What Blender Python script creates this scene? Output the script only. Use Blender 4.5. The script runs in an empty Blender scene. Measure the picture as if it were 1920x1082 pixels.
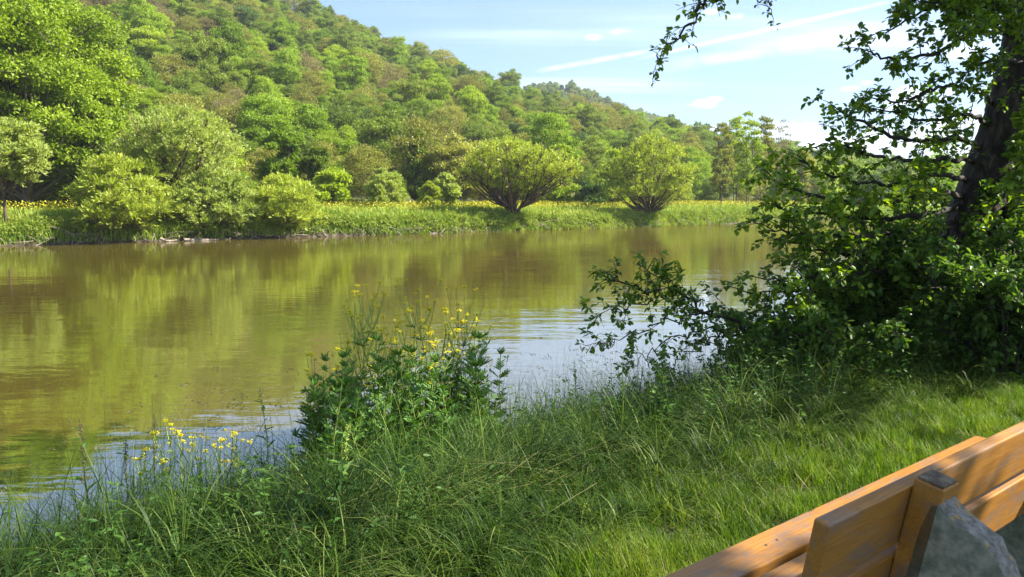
import bpy, math, random
import numpy as np
from mathutils import Vector, Matrix

# ------------------------------------------------------------------ camera, sky, sun, exposure
S = bpy.context.scene
COL = S.collection
R = math.radians
F, PX, PY = 1370.0, 960.0, 541.0          # focal length and centre in photo pixels
CAMZ = 3.0
PITCH = R(6.8)
cp, sp = math.cos(PITCH), math.sin(PITCH)

cam_d = bpy.data.cameras.new('camera')
cam = bpy.data.objects.new('camera', cam_d)
COL.objects.link(cam)
cam.location = (0, 0, CAMZ)
cam.rotation_euler = (R(90) - PITCH, 0, 0)
cam_d.sensor_width = 36
cam_d.lens = 36 * F / 1920
cam_d.clip_start = 0.05
cam_d.clip_end = 5000
S.camera = cam

SUN_AZ, SUN_EL = 90.0, 42.0               # degrees clockwise from the view direction (+Y), elevation
sun_dir = Vector((math.sin(R(SUN_AZ)) * math.cos(R(SUN_EL)), math.cos(R(SUN_AZ)) * math.cos(R(SUN_EL)), math.sin(R(SUN_EL))))
sd = bpy.data.lights.new('sun', 'SUN')
sd.energy = 5.0
sd.angle = R(0.53)
sd.color = (1.0, 0.94, 0.82)
sun = bpy.data.objects.new('sun', sd)
COL.objects.link(sun)
sun.rotation_euler = sun_dir.to_track_quat('Z', 'Y').to_euler()

S.view_settings.view_transform = 'Standard'
S.view_settings.look = 'None'
S.view_settings.exposure = 1.68
S.view_settings.gamma = 1
S.cycles.max_bounces = 8
S.cycles.diffuse_bounces = 3
S.cycles.glossy_bounces = 3
S.cycles.transmission_bounces = 4
S.cycles.volume_bounces = 0
S.cycles.caustics_reflective = False
S.cycles.caustics_refractive = False
S.cycles.sample_clamp_indirect = 4


def ray(px, py):
    a, b = (px - PX) / F, (PY - py) / F
    v = np.array([a, cp + b * sp, -sp + b * cp])
    return v / np.linalg.norm(v)


def at(px, py, depth):
    """world point seen at a photo pixel, at a distance measured along the view axis"""
    a, b = (px - PX) / F, (PY - py) / F
    return np.array([a * depth, depth * (cp + b * sp), CAMZ + depth * (-sp + b * cp)])


world = bpy.data.worlds.new("World")
S.world = world
world.use_nodes = True
wn, wl = world.node_tree.nodes, world.node_tree.links
wn.clear()


def N(tree, typ, **kw):
    n = tree.nodes.new(typ)
    for k, v in kw.items():
        if k.startswith('i_'):
            n.inputs[k[2:].replace('_', ' ')].default_value = v
        else:
            setattr(n, k, v)
    return n


def mathn(tree, op, a, b=None, c=None, clamp=False):
    n = tree.nodes.new('ShaderNodeMath')
    n.operation = op
    n.use_clamp = clamp
    for i, v in enumerate((a, b, c)):
        if v is None:
            continue
        if isinstance(v, (int, float)):
            n.inputs[i].default_value = v
        else:
            tree.links.new(v, n.inputs[i])
    return n.outputs[0]


def vmath(tree, op, a, b=None):
    n = tree.nodes.new('ShaderNodeVectorMath')
    n.operation = op
    for i, v in enumerate((a, b)):
        if v is None:
            continue
        if isinstance(v, (tuple, list, np.ndarray)):
            n.inputs[i].default_value = tuple(float(x) for x in v)
        else:
            tree.links.new(v, n.inputs[i])
    return n.outputs['Value'] if op in ('DOT_PRODUCT', 'LENGTH', 'DISTANCE') else n.outputs[0]


def smooth(tree, x, lo, hi):
    n = tree.nodes.new('ShaderNodeMapRange')
    n.interpolation_type = 'SMOOTHSTEP'
    tree.links.new(x, n.inputs[0])
    n.inputs[1].default_value = lo
    n.inputs[2].default_value = hi
    return n.outputs[0]


def build_world():
    T = world.node_tree
    sky = N(T, 'ShaderNodeTexSky', sky_type='NISHITA', sun_disc=False, sun_elevation=R(SUN_EL), sun_rotation=R(SUN_AZ))
    sky.air_density = 1.0
    sky.dust_density = 0.35
    sky.ozone_density = 1.6
    co = N(T, 'ShaderNodeTexCoord')
    d = vmath(T, 'NORMALIZE', co.outputs['Generated'])
    sep = N(T, 'ShaderNodeSeparateXYZ')
    T.links.new(d, sep.inputs[0])
    # high thin cloud, laid out on a flat layer overhead
    zz = mathn(T, 'ADD', mathn(T, 'MAXIMUM', sep.outputs[2], 0.0), 0.08)
    comb = N(T, 'ShaderNodeCombineXYZ')
    T.links.new(mathn(T, 'DIVIDE', sep.outputs[0], zz), comb.inputs[0])
    T.links.new(mathn(T, 'DIVIDE', sep.outputs[1], zz), comb.inputs[1])
    mp = N(T, 'ShaderNodeMapping')
    mp.inputs['Rotation'].default_value = (0, 0, R(-28))
    mp.inputs['Scale'].default_value = (0.16, 1.5, 1)
    T.links.new(comb.outputs[0], mp.inputs[0])
    ns = N(T, 'ShaderNodeTexNoise', i_Scale=1.1, i_Detail=7.0, i_Roughness=0.6)
    T.links.new(mp.outputs[0], ns.inputs['Vector'])
    wisps = mathn(T, 'MULTIPLY', smooth(T, ns.outputs[0], 0.42, 0.78), 0.42)
    n2 = N(T, 'ShaderNodeTexNoise', i_Scale=0.35, i_Detail=3.0)
    T.links.new(comb.outputs[0], n2.inputs['Vector'])
    wisps = mathn(T, 'MULTIPLY', wisps, smooth(T, n2.outputs[0], 0.35, 0.65))
    veil = mathn(T, 'MULTIPLY', smooth(T, n2.outputs[0], 0.30, 0.8), 0.1)
    total = mathn(T, 'ADD', wisps, veil)
    # fine breakup for trails and puffs
    fine = N(T, 'ShaderNodeTexNoise', i_Scale=38.0, i_Detail=6.0, i_Roughness=0.65)
    T.links.new(d, fine.inputs['Vector'])
    # condensation trails: bands along great circles
    for (p0, p1, w, k) in (((1220, 105), (1660, 5), 0.0036, 0.33), ((1020, 131), (1215, 96), 0.0045, 0.30),
                           ((1250, 125), (1640, 52), 0.012, 0.17), ((1330, 112), (1700, 72), 0.009, 0.15)):
        a, b = ray(*p0), ray(*p1)
        nr = np.cross(a, b); nr /= np.linalg.norm(nr)
        mid = a + b; mid /= np.linalg.norm(mid)
        al = b - a; half = np.linalg.norm(al) / 2; al /= 2 * half
        off = mathn(T, 'ABSOLUTE', vmath(T, 'DOT_PRODUCT', d, nr))
        band = mathn(T, 'SUBTRACT', 1.0, smooth(T, off, w * 0.15, w))
        along = mathn(T, 'ABSOLUTE', vmath(T, 'DOT_PRODUCT', vmath(T, 'SUBTRACT', d, mid), al))
        am = mathn(T, 'SUBTRACT', 1.0, smooth(T, along, half * 0.7, half * 1.25))
        v = mathn(T, 'MULTIPLY', mathn(T, 'MULTIPLY', band, am), k)
        v = mathn(T, 'MULTIPLY', v, smooth(T, fine.outputs[0], 0.15, 0.62))
        front = smooth(T, vmath(T, 'DOT_PRODUCT', d, mid), 0.2, 0.5)
        total = mathn(T, 'ADD', total, mathn(T, 'MULTIPLY', v, front))
    # small fair-weather puffs
    for (px, py, rx, ry, k) in ((1312, 195, 30, 9, 1.0), (1338, 187, 17, 6, .7), (1158, 58, 20, 8, .55), (1113, 70, 18, 7, .3),
                                (1520, 236, 17, 6, .6), (1630, 155, 12, 4, .5), (1595, 166, 15, 4, .45), (1335, 22, 16, 5, .4),
                                (1370, 31, 22, 6, .3), (1540, 268, 60, 16, .95), (1460, 248, 45, 18, .7), (1650, 262, 60, 22, .8),
                                (1710, 185, 60, 20, .7), (1800, 100, 30, 12, .5), (1780, 240, 60, 30, .8), (1330, 242, 25, 7, .6),
                                (1850, 300, 80, 25, .7), (500, -300, 70, 20, .7), (200, -500, 160, 40, .6), (1300, -420, 120, 30, .6)):
        c = ray(px, py)
        rt = np.cross(c, (0, 0, 1)); rt /= np.linalg.norm(rt)
        up = np.cross(rt, c)
        df = vmath(T, 'SUBTRACT', d, c)
        ex = mathn(T, 'DIVIDE', vmath(T, 'DOT_PRODUCT', df, rt), rx / F)
        ey = mathn(T, 'DIVIDE', vmath(T, 'DOT_PRODUCT', df, up), ry / F)
        r2 = mathn(T, 'ADD', mathn(T, 'MULTIPLY', ex, ex), mathn(T, 'MULTIPLY', ey, ey))
        v = mathn(T, 'SUBTRACT', 1.25, mathn(T, 'ADD', r2, mathn(T, 'MULTIPLY', mathn(T, 'SUBTRACT', fine.outputs[0], 0.5), 4.5)))
        v = mathn(T, 'MULTIPLY', smooth(T, v, 0.0, 1.6), k * .85)
        front = smooth(T, vmath(T, 'DOT_PRODUCT', d, c), 0.5, 0.8)
        total = mathn(T, 'ADD', total, mathn(T, 'MULTIPLY', v, front))
    total = mathn(T, 'MINIMUM', total, 0.95)
    mix = N(T, 'ShaderNodeMix', data_type='RGBA')
    T.links.new(total, mix.inputs['Factor'])
    low = N(T, 'ShaderNodeMix', data_type='RGBA')       # clear, deep spring sky down to the hills
    T.links.new(smooth(T, sep.outputs[2], 0.0, 0.42), low.inputs['Factor'])
    low.inputs[6].default_value = (.50, .66, .86, 1); low.inputs[7].default_value = (.95, 1.0, 1.06, 1)
    sk2 = N(T, 'ShaderNodeMix', data_type='RGBA', blend_type='MULTIPLY'); sk2.inputs['Factor'].default_value = 1
    T.links.new(sky.outputs[0], sk2.inputs[6]); T.links.new(low.outputs[2], sk2.inputs[7])
    T.links.new(sk2.outputs[2], mix.inputs[6])
    mix.inputs[7].default_value = (9.0, 9.4, 10.0, 1)
    bg = N(T, 'ShaderNodeBackground')
    bg.inputs[1].default_value = 0.074
    T.links.new(mix.outputs[2], bg.inputs[0])
    out = N(T, 'ShaderNodeOutputWorld')
    T.links.new(bg.outputs[0], out.inputs[0])


build_world()

# ------------------------------------------------------------------ helpers
U = np.array([0.8, 0.6, 0.0])             # downstream, along the river
V = np.array([-0.6, 0.8, 0.0])            # across the river, away from the camera


def st(s, t, z=0.0):
    return s * U + t * V + np.array([0, 0, z])


def to_st(p):
    p = np.asarray(p)
    return p[..., 0] * .8 + p[..., 1] * .6, -p[..., 0] * .6 + p[..., 1] * .8


def on_t(px, t, z):
    """point in photo column px, at across-river distance t and height z"""
    a = (px - PX) / F
    # X = a*(Y*cp - (z-CAMZ)*sp) ; -.6X+.8Y = t
    k = -a * (z - CAMZ) * sp
    Y = (t + .6 * k) / (.8 - .6 * a * cp)
    X = a * Y * cp + k
    return np.array([X, Y, z])


def z_at(p, py):
    b = (PY - py) / F
    Y = p[1]
    h = (b * Y * cp - Y * sp) / (cp + b * sp)
    return CAMZ + h


def proj(p):
    p = np.asarray(p, float)
    X, Y, Z = p[..., 0], p[..., 1], p[..., 2] - CAMZ
    d = Y * cp - Z * sp
    return PX + F * X / d, PY - F * (Z * cp + Y * sp) / d, d


def norm(a):
    return a / (np.linalg.norm(a, axis=-1, keepdims=True) + 1e-9)


class MB:
    def __init__(self):
        self.v, self.f, self.n = [], [], 0      # f: (faces array, material index, rnd)

    def add(self, v, f, mat=0, rnd=0.5):
        v = np.asarray(v, dtype=np.float32).reshape(-1, 3)
        f = np.asarray(f, dtype=np.int32) + self.n
        self.v.append(v)
        self.n += len(v)
        r = np.full(len(f), rnd, dtype=np.float32) if np.isscalar(rnd) else np.asarray(rnd, dtype=np.float32)
        self.f.append((f, mat, r))

    def build(self, name, mats, parent=None, smooth=True, loc=None):
        me = bpy.data.meshes.new(name)
        V_ = np.concatenate(self.v) if self.v else np.zeros((0, 3), np.float32)
        if loc is not None:
            V_ = V_ - np.asarray(loc, dtype=np.float32)
        loops = np.concatenate([f.ravel() for f, m, r in self.f])
        tot = np.concatenate([np.full(len(f), f.shape[1], np.int32) for f, m, r in self.f])
        mat = np.concatenate([np.full(len(f), m, np.int32) for f, m, r in self.f])
        rnd = np.concatenate([r for f, m, r in self.f])
        start = np.concatenate([[0], np.cumsum(tot)[:-1]]).astype(np.int32)
        me.vertices.add(len(V_)); me.vertices.foreach_set('co', V_.ravel())
        me.loops.add(len(loops)); me.loops.foreach_set('vertex_index', loops)
        me.polygons.add(len(tot)); me.polygons.foreach_set('loop_start', start); me.polygons.foreach_set('loop_total', tot)
        me.polygons.foreach_set('material_index', mat)
        me.polygons.foreach_set('use_smooth', np.full(len(tot), smooth))
        at_ = me.attributes.new('rnd', 'FLOAT', 'FACE'); at_.data.foreach_set('value', rnd)
        me.update(calc_edges=True)
        me.validate()
        for m in (mats if isinstance(mats, (list, tuple)) else [mats]):
            me.materials.append(m)
        o = bpy.data.objects.new(name, me)
        COL.objects.link(o)
        if loc is not None and parent is None:
            o.location = loc
        if parent is not None:
            o.parent = parent
        return o


def tag(o, label=None, cat=None, group=None, kind=None):
    if label: o['label'] = label
    if cat: o['category'] = cat
    if group: o['group'] = group
    if kind: o['kind'] = kind
    return o


def empty(name, loc, label, cat, group=None):
    o = bpy.data.objects.new(name, None)
    COL.objects.link(o)
    o.location = tuple(float(x) for x in loc)
    o.empty_display_size = 0.2
    return tag(o, label, cat, group)


def catmull(P, n=6):
    P = np.asarray(P, float)
    if len(P) < 3:
        tt = np.linspace(0, 1, n + 1)[:, None]
        return P[0] * (1 - tt) + P[1] * tt
    Q = np.vstack([2 * P[0] - P[1], P, 2 * P[-1] - P[-2]])
    out = []
    for i in range(1, len(Q) - 2):
        p0, p1, p2, p3 = Q[i - 1:i + 3]
        for k in range(n):
            t = k / n
            out.append(.5 * (2 * p1 + (p2 - p0) * t + (2 * p0 - 5 * p1 + 4 * p2 - p3) * t * t + (3 * p1 - p0 - 3 * p2 + p3) * t ** 3))
    out.append(P[-1])
    return np.array(out)


def tube(mb, P, rad, sides=6, mat=0, rnd=0.5, rough=0.0, rng=None, cap=False):
    P = np.asarray(P, float)
    n = len(P)
    rad = np.interp(np.linspace(0, 1, n), np.linspace(0, 1, len(rad)), rad) if not np.isscalar(rad) else np.full(n, rad)
    T = np.gradient(P, axis=0) if n > 1 else np.array([[0, 0, 1.]])
    T = norm(T)
    ref = np.array([0.31, 0.2, 0.93]) if abs(T[:, 2]).mean() < .8 else np.array([0.95, 0.3, 0.05])
    A = norm(np.cross(T, ref)); B = np.cross(T, A)
    th = np.linspace(0, 2 * np.pi, sides, endpoint=False)
    rr = rad[:, None] * np.ones(sides)
    if rough and rng is not None:
        rr = rr * (1 + rough * rng.uniform(-1, 1, (n, sides)))
    ring = P[:, None] + rr[..., None] * (np.cos(th)[None, :, None] * A[:, None] + np.sin(th)[None, :, None] * B[:, None])
    i = np.arange(n - 1)[:, None] * sides; j = np.arange(sides)[None]
    j2 = (j + 1) % sides
    f = np.stack([i + j, i + j2, i + sides + j2, i + sides + j], -1).reshape(-1, 4)
    mb.add(ring.reshape(-1, 3), f, mat, rnd)
    if cap:
        mb.add(ring[-1], np.arange(sides)[None], mat, rnd)
        mb.add(ring[0], np.arange(sides)[None, ::-1], mat, rnd)


def leaves(mb, P, D, Nn, L, W, mat=0, rnd=0.5, shape='card', fold=.18, bend=0.0):
    """P base points, D growth directions, Nn rough normals; one leaf each"""
    P = np.asarray(P, float); n = len(P)
    if n == 0: return
    D = norm(np.asarray(D, float)); Sd = norm(np.cross(D, Nn)); Nn = np.cross(Sd, D)
    L = (np.ones(n) * L)[:, None]; W = (np.ones(n) * W)[:, None]
    rnd = np.ones(n) * rnd
    if shape == 'card':
        v = np.stack([P, P + D * L * .5 + Sd * W * .5, P + D * L, P + D * L * .5 - Sd * W * .5], 1)
        f = np.arange(n * 4).reshape(n, 4)
        mb.add(v.reshape(-1, 3), f, mat, rnd)
    else:
        up = Nn * W * fold
        dn = -Nn * L * bend
        v = np.stack([P, P + D * L * .32 + Sd * W * .5 + up + dn * .2, P + D * L * .72 + Sd * W * .38 + up + dn * .6,
                      P + D * L + dn, P + D * L * .72 - Sd * W * .38 + up + dn * .6, P + D * L * .32 - Sd * W * .5 + up + dn * .2], 1)
        b = (np.arange(n) * 6)[:, None]
        f = np.concatenate([b + np.array([[0, 1, 2, 3]]), b + np.array([[0, 3, 4, 5]])])
        mb.add(v.reshape(-1, 3), f, mat, np.concatenate([rnd, rnd]))


def rdir(rng, n):
    return norm(rng.normal(size=(n, 3)))


def vnoise(x, y, seed=0):
    """smooth value noise"""
    x = np.asarray(x, float); y = np.asarray(y, float)
    xi, yi = np.floor(x), np.floor(y)
    xf, yf = x - xi, y - yi
    u, w = xf * xf * (3 - 2 * xf), yf * yf * (3 - 2 * yf)

    def h(a, b):
        v = np.sin(a * 127.1 + b * 311.7 + seed * 74.7) * 43758.5453
        return v - np.floor(v)
    return (h(xi, yi) * (1 - u) + h(xi + 1, yi) * u) * (1 - w) + (h(xi, yi + 1) * (1 - u) + h(xi + 1, yi + 1) * u) * w


# ------------------------------------------------------------------ materials
def new_mat(name):
    m = bpy.data.materials.new(name)
    m.use_nodes = True
    m.node_tree.nodes.clear()
    return m


def ramp(T, fac, cols):
    r = N(T, 'ShaderNodeValToRGB')
    e = r.color_ramp.elements
    while len(e) < len(cols): e.new(0.5)
    for i, c in enumerate(cols):
        e[i].position = i / (len(cols) - 1)
        e[i].color = (*c, 1)
    T.links.new(fac, r.inputs[0])
    return r.outputs[0]


def leaf_mat(name, cols, objvar=0.6, transl=0.42, rough=0.55, spec=0.3, tint=(1.25, 1.25, .5)):
    m = new_mat(name); T = m.node_tree
    a = N(T, 'ShaderNodeAttribute', attribute_name='rnd')
    fac = a.outputs['Fac']
    if objvar:
        oi = N(T, 'ShaderNodeObjectInfo')
        fac = mathn(T, 'ADD', mathn(T, 'MULTIPLY', fac, 1 - objvar), mathn(T, 'MULTIPLY', oi.outputs['Random'], objvar))
    c = ramp(T, fac, cols)
    p = N(T, 'ShaderNodeBsdfPrincipled', i_Roughness=rough)
    p.inputs['Specular IOR Level'].default_value = spec
    T.links.new(c, p.inputs['Base Color'])
    tr = N(T, 'ShaderNodeBsdfTranslucent')
    tm = N(T, 'ShaderNodeMix', data_type='RGBA', blend_type='MULTIPLY')
    tm.inputs['Factor'].default_value = 1
    T.links.new(c, tm.inputs[6]); tm.inputs[7].default_value = (*tint, 1)
    T.links.new(tm.outputs[2], tr.inputs[0])
    mx = N(T, 'ShaderNodeMixShader'); mx.inputs[0].default_value = transl
    T.links.new(p.outputs[0], mx.inputs[1]); T.links.new(tr.outputs[0], mx.inputs[2])
    o = N(T, 'ShaderNodeOutputMaterial'); T.links.new(mx.outputs[0], o.inputs[0])
    return m


def noise_mat(name, cols, scale=5, detail=6, rough=.85, bump=.0, stretch=(1, 1, 1), dist=.02, distort=0.0, spec=.3, coord='Object'):
    m = new_mat(name); T = m.node_tree
    co = N(T, 'ShaderNodeTexCoord'); mp = N(T, 'ShaderNodeMapping'); mp.inputs['Scale'].default_value = stretch
    T.links.new(co.outputs[coord], mp.inputs[0])
    n = N(T, 'ShaderNodeTexNoise', i_Scale=scale, i_Detail=detail, i_Distortion=distort, i_Roughness=.62)
    T.links.new(mp.outputs[0], n.inputs['Vector'])
    f = smooth(T, n.outputs[0], .28, .72)
    c = ramp(T, f, cols)
    p = N(T, 'ShaderNodeBsdfPrincipled', i_Roughness=rough)
    p.inputs['Specular IOR Level'].default_value = spec
    T.links.new(c, p.inputs['Base Color'])
    if bump:
        b = N(T, 'ShaderNodeBump', i_Strength=bump, i_Distance=dist)
        T.links.new(n.outputs[0], b.inputs['Height']); T.links.new(b.outputs[0], p.inputs['Normal'])
    o = N(T, 'ShaderNodeOutputMaterial'); T.links.new(p.outputs[0], o.inputs[0])
    return m


M = {}
M['soil'] = noise_mat('soil', [(.02, .028, .008), (.035, .045, .012), (.06, .05, .022)], scale=3, bump=.6, dist=.03)
M['hill_floor'] = noise_mat('hill_floor', [(.03, .045, .012), (.06, .07, .02), (.09, .075, .04)], scale=.15)
M['mud'] = noise_mat('mud', [(.018, .014, .009), (.045, .034, .02), (.10, .08, .05)], scale=1.2, bump=.8, dist=.15)
M['bark_far'] = noise_mat('bark_far', [(.07, .055, .04), (.14, .115, .085)], scale=2)
M['twig_far'] = noise_mat('twig_far', [(.13, .095, .065), (.2, .15, .11)], scale=2)
M['bark_willow'] = noise_mat('bark_willow', [(.06, .042, .028), (.15, .105, .07)], scale=2)
M['driftwood'] = noise_mat('driftwood', [(.16, .12, .09), (.36, .3, .24)], scale=6, bump=.4)
M['fresh'] = leaf_mat('fresh_leaves', [(.10,.17,.010),(.22,.33,.022),(.34,.45,.04)])
M['mid'] = leaf_mat('mid_leaves', [(.09,.14,.016),(.18,.25,.03),(.28,.34,.05)])
M['olive'] = leaf_mat('olive_leaves', [(.15,.165,.025),(.26,.27,.045),(.37,.37,.07)])
M['brownish'] = leaf_mat('budding_leaves', [(.2,.155,.075),(.25,.21,.085),(.27,.26,.08)])
M['dark'] = leaf_mat('dark_leaves', [(.04,.085,.018),(.075,.14,.026),(.12,.19,.035)], transl=.25)
M['yellowgreen'] = leaf_mat('yellow_green_leaves', [(.2,.29,.015),(.31,.41,.024),(.42,.5,.05)])
M['willow'] = leaf_mat('willow_leaves', [(.2,.27,.06),(.33,.40,.09),(.46,.52,.15)], objvar=.15)
M['willow_y'] = leaf_mat('willow_yellow_leaves', [(.22,.29,.028),(.34,.41,.05),(.47,.52,.09)], objvar=.1)
M['lush'] = leaf_mat('lush_leaves', [(.12,.19,.008),(.23,.33,.015),(.36,.45,.03)], objvar=.1)
M['bankgrass'] = leaf_mat('bank_grass', [(.12,.20,.02),(.24,.34,.04),(.38,.42,.09)], objvar=0)
M['petal_far'] = leaf_mat('far_petals', [(.55,.50,.02),(.75,.68,.05)], objvar=0, transl=.2)
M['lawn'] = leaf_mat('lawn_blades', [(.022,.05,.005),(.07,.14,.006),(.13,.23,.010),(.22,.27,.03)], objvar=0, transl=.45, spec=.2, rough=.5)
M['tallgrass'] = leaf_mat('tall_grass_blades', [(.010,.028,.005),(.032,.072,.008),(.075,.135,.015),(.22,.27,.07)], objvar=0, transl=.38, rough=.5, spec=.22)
M['straw'] = leaf_mat('dry_blades', [(.13, .14, .04), (.24, .23, .08), (.34, .31, .13)], objvar=0, transl=.3)
M['seed'] = leaf_mat('seed_heads', [(.10, .085, .05), (.2, .17, .10)], objvar=0, transl=.3)
M['alder'] = leaf_mat('alder_leaves', [(.05,.11,.010),(.10,.19,.018),(.17,.28,.026),(.28,.38,.035)], objvar=0, transl=.45, rough=.36, spec=.4, tint=(1.7, 1.6, .35))
M['shrub'] = leaf_mat('shrub_leaves', [(.05,.115,.018),(.10,.185,.028),(.16,.26,.04)], objvar=.2, transl=.5, rough=.4, spec=.35)
M['mugwort'] = leaf_mat('mugwort_leaves', [(.045,.12,.018),(.09,.20,.03),(.16,.29,.05)], objvar=.2, transl=.3, rough=.5)
M['stem'] = leaf_mat('green_stems', [(.2,.27,.04),(.32,.38,.09)], objvar=.3, transl=.1)
M['petal'] = leaf_mat('petals', [(.5,.52,.03),(.78,.68,.015),(.85,.78,.04)], objvar=0, transl=.3, tint=(1.1, 1.0, .4))
M['weed'] = leaf_mat('weed_leaves', [(.06, .14, .03), (.11, .22, .045), (.17, .28, .07)], objvar=.3, transl=.4, rough=.4, spec=.4)
M['undergrowth'] = leaf_mat('undergrowth_leaves', [(.025, .07, .012), (.06, .135, .02), (.12, .21, .035)], objvar=0, transl=.4, rough=.45, spec=.3)
M['seed_fluff'] = noise_mat('seed_fluff', [(.4, .38, .3), (.6, .58, .5)], scale=8)
M['bark'] = noise_mat('bark', [(.010, .008, .006), (.038, .029, .021), (.11, .085, .06)], scale=14, bump=1.0, stretch=(1, 1, .22), dist=.06, distort=.4)
M['twig'] = noise_mat('twig', [(.018, .014, .011), (.05, .04, .03)], scale=30)
M['concrete'] = noise_mat('concrete', [(.13, .14, .10), (.21, .22, .16), (.32, .31, .24)], scale=30, detail=12, bump=.4, dist=.003, rough=.95)


def concrete_edge():
    m = noise_mat('rough_concrete', [(.12, .11, .09), (.2, .185, .155), (.29, .27, .23)], scale=45, bump=1.0, dist=.012, rough=.95)
    T = m.node_tree
    p = [n for n in T.nodes if n.type == 'BSDF_PRINCIPLED'][0]
    src = p.inputs['Base Color'].links[0].from_socket
    co = N(T, 'ShaderNodeTexCoord')
    n = N(T, 'ShaderNodeTexNoise', i_Scale=30.0, i_Detail=3.0)
    T.links.new(co.outputs['Object'], n.inputs['Vector'])
    mx = N(T, 'ShaderNodeMix', data_type='RGBA')
    T.links.new(mathn(T, 'MULTIPLY', smooth(T, n.outputs[0], .60, .68), .85), mx.inputs['Factor'])
    T.links.new(src, mx.inputs[6]); mx.inputs[7].default_value = (.42, .26, .05, 1)
    T.links.new(mx.outputs[2], p.inputs['Base Color'])
    return m


M['edge'] = concrete_edge()


def wood_mat():
    m = new_mat('varnished_wood'); T = m.node_tree
    co = N(T, 'ShaderNodeTexCoord')
    mp = N(T, 'ShaderNodeMapping'); mp.inputs['Scale'].default_value = (2.6, 55, 55)
    T.links.new(co.outputs['Object'], mp.inputs[0])
    g = N(T, 'ShaderNodeTexNoise', i_Scale=2.0, i_Detail=10.0, i_Distortion=1.2, i_Roughness=.7)
    T.links.new(mp.outputs[0], g.inputs['Vector'])
    grain = ramp(T, smooth(T, g.outputs[0], .2, .8), [(.21, .085, .013), (.32, .14, .022), (.40, .195, .04)])
    mp2 = N(T, 'ShaderNodeMapping'); mp2.inputs['Scale'].default_value = (4, 10, 10)
    T.links.new(co.outputs['Object'], mp2.inputs[0])
    w = N(T, 'ShaderNodeTexNoise', i_Scale=1.3, i_Detail=10.0, i_Roughness=.72)
    T.links.new(mp2.outputs[0], w.inputs['Vector'])
    mx = N(T, 'ShaderNodeMix', data_type='RGBA')
    T.links.new(mathn(T, 'MULTIPLY', smooth(T, w.outputs[0], .46, .66), .75), mx.inputs['Factor'])
    T.links.new(grain, mx.inputs[6]); mx.inputs[7].default_value = (.17, .125, .10, 1)
    # dark knots
    vo = N(T, 'ShaderNodeTexVoronoi', i_Scale=1.0)
    mp3 = N(T, 'ShaderNodeMapping'); mp3.inputs['Scale'].default_value = (3.1, 9.3, 9.3)
    T.links.new(co.outputs['Object'], mp3.inputs[0]); T.links.new(mp3.outputs[0], vo.inputs['Vector'])
    mk = N(T, 'ShaderNodeMix', data_type='RGBA')
    T.links.new(mathn(T, 'MULTIPLY', mathn(T, 'SUBTRACT', 1.0, smooth(T, vo.outputs['Distance'], .03, .10)), .8), mk.inputs['Factor'])
    T.links.new(mx.outputs[2], mk.inputs[6]); mk.inputs[7].default_value = (.05, .02, .008, 1)
    p = N(T, 'ShaderNodeBsdfPrincipled', i_Roughness=.42)
    p.inputs['Specular IOR Level'].default_value = .4
    T.links.new(mk.outputs[2], p.inputs['Base Color'])
    b = N(T, 'ShaderNodeBump', i_Strength=.35, i_Distance=.002)
    T.links.new(g.outputs[0], b.inputs['Height']); T.links.new(b.outputs[0], p.inputs['Normal'])
    o = N(T, 'ShaderNodeOutputMaterial'); T.links.new(p.outputs[0], o.inputs[0])
    return m


M['wood'] = wood_mat()
M['wood_dark'] = noise_mat('weathered_end_grain', [(.045, .03, .02), (.11, .08, .05), (.2, .16, .10)], scale=25, bump=.3, dist=.002)


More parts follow.
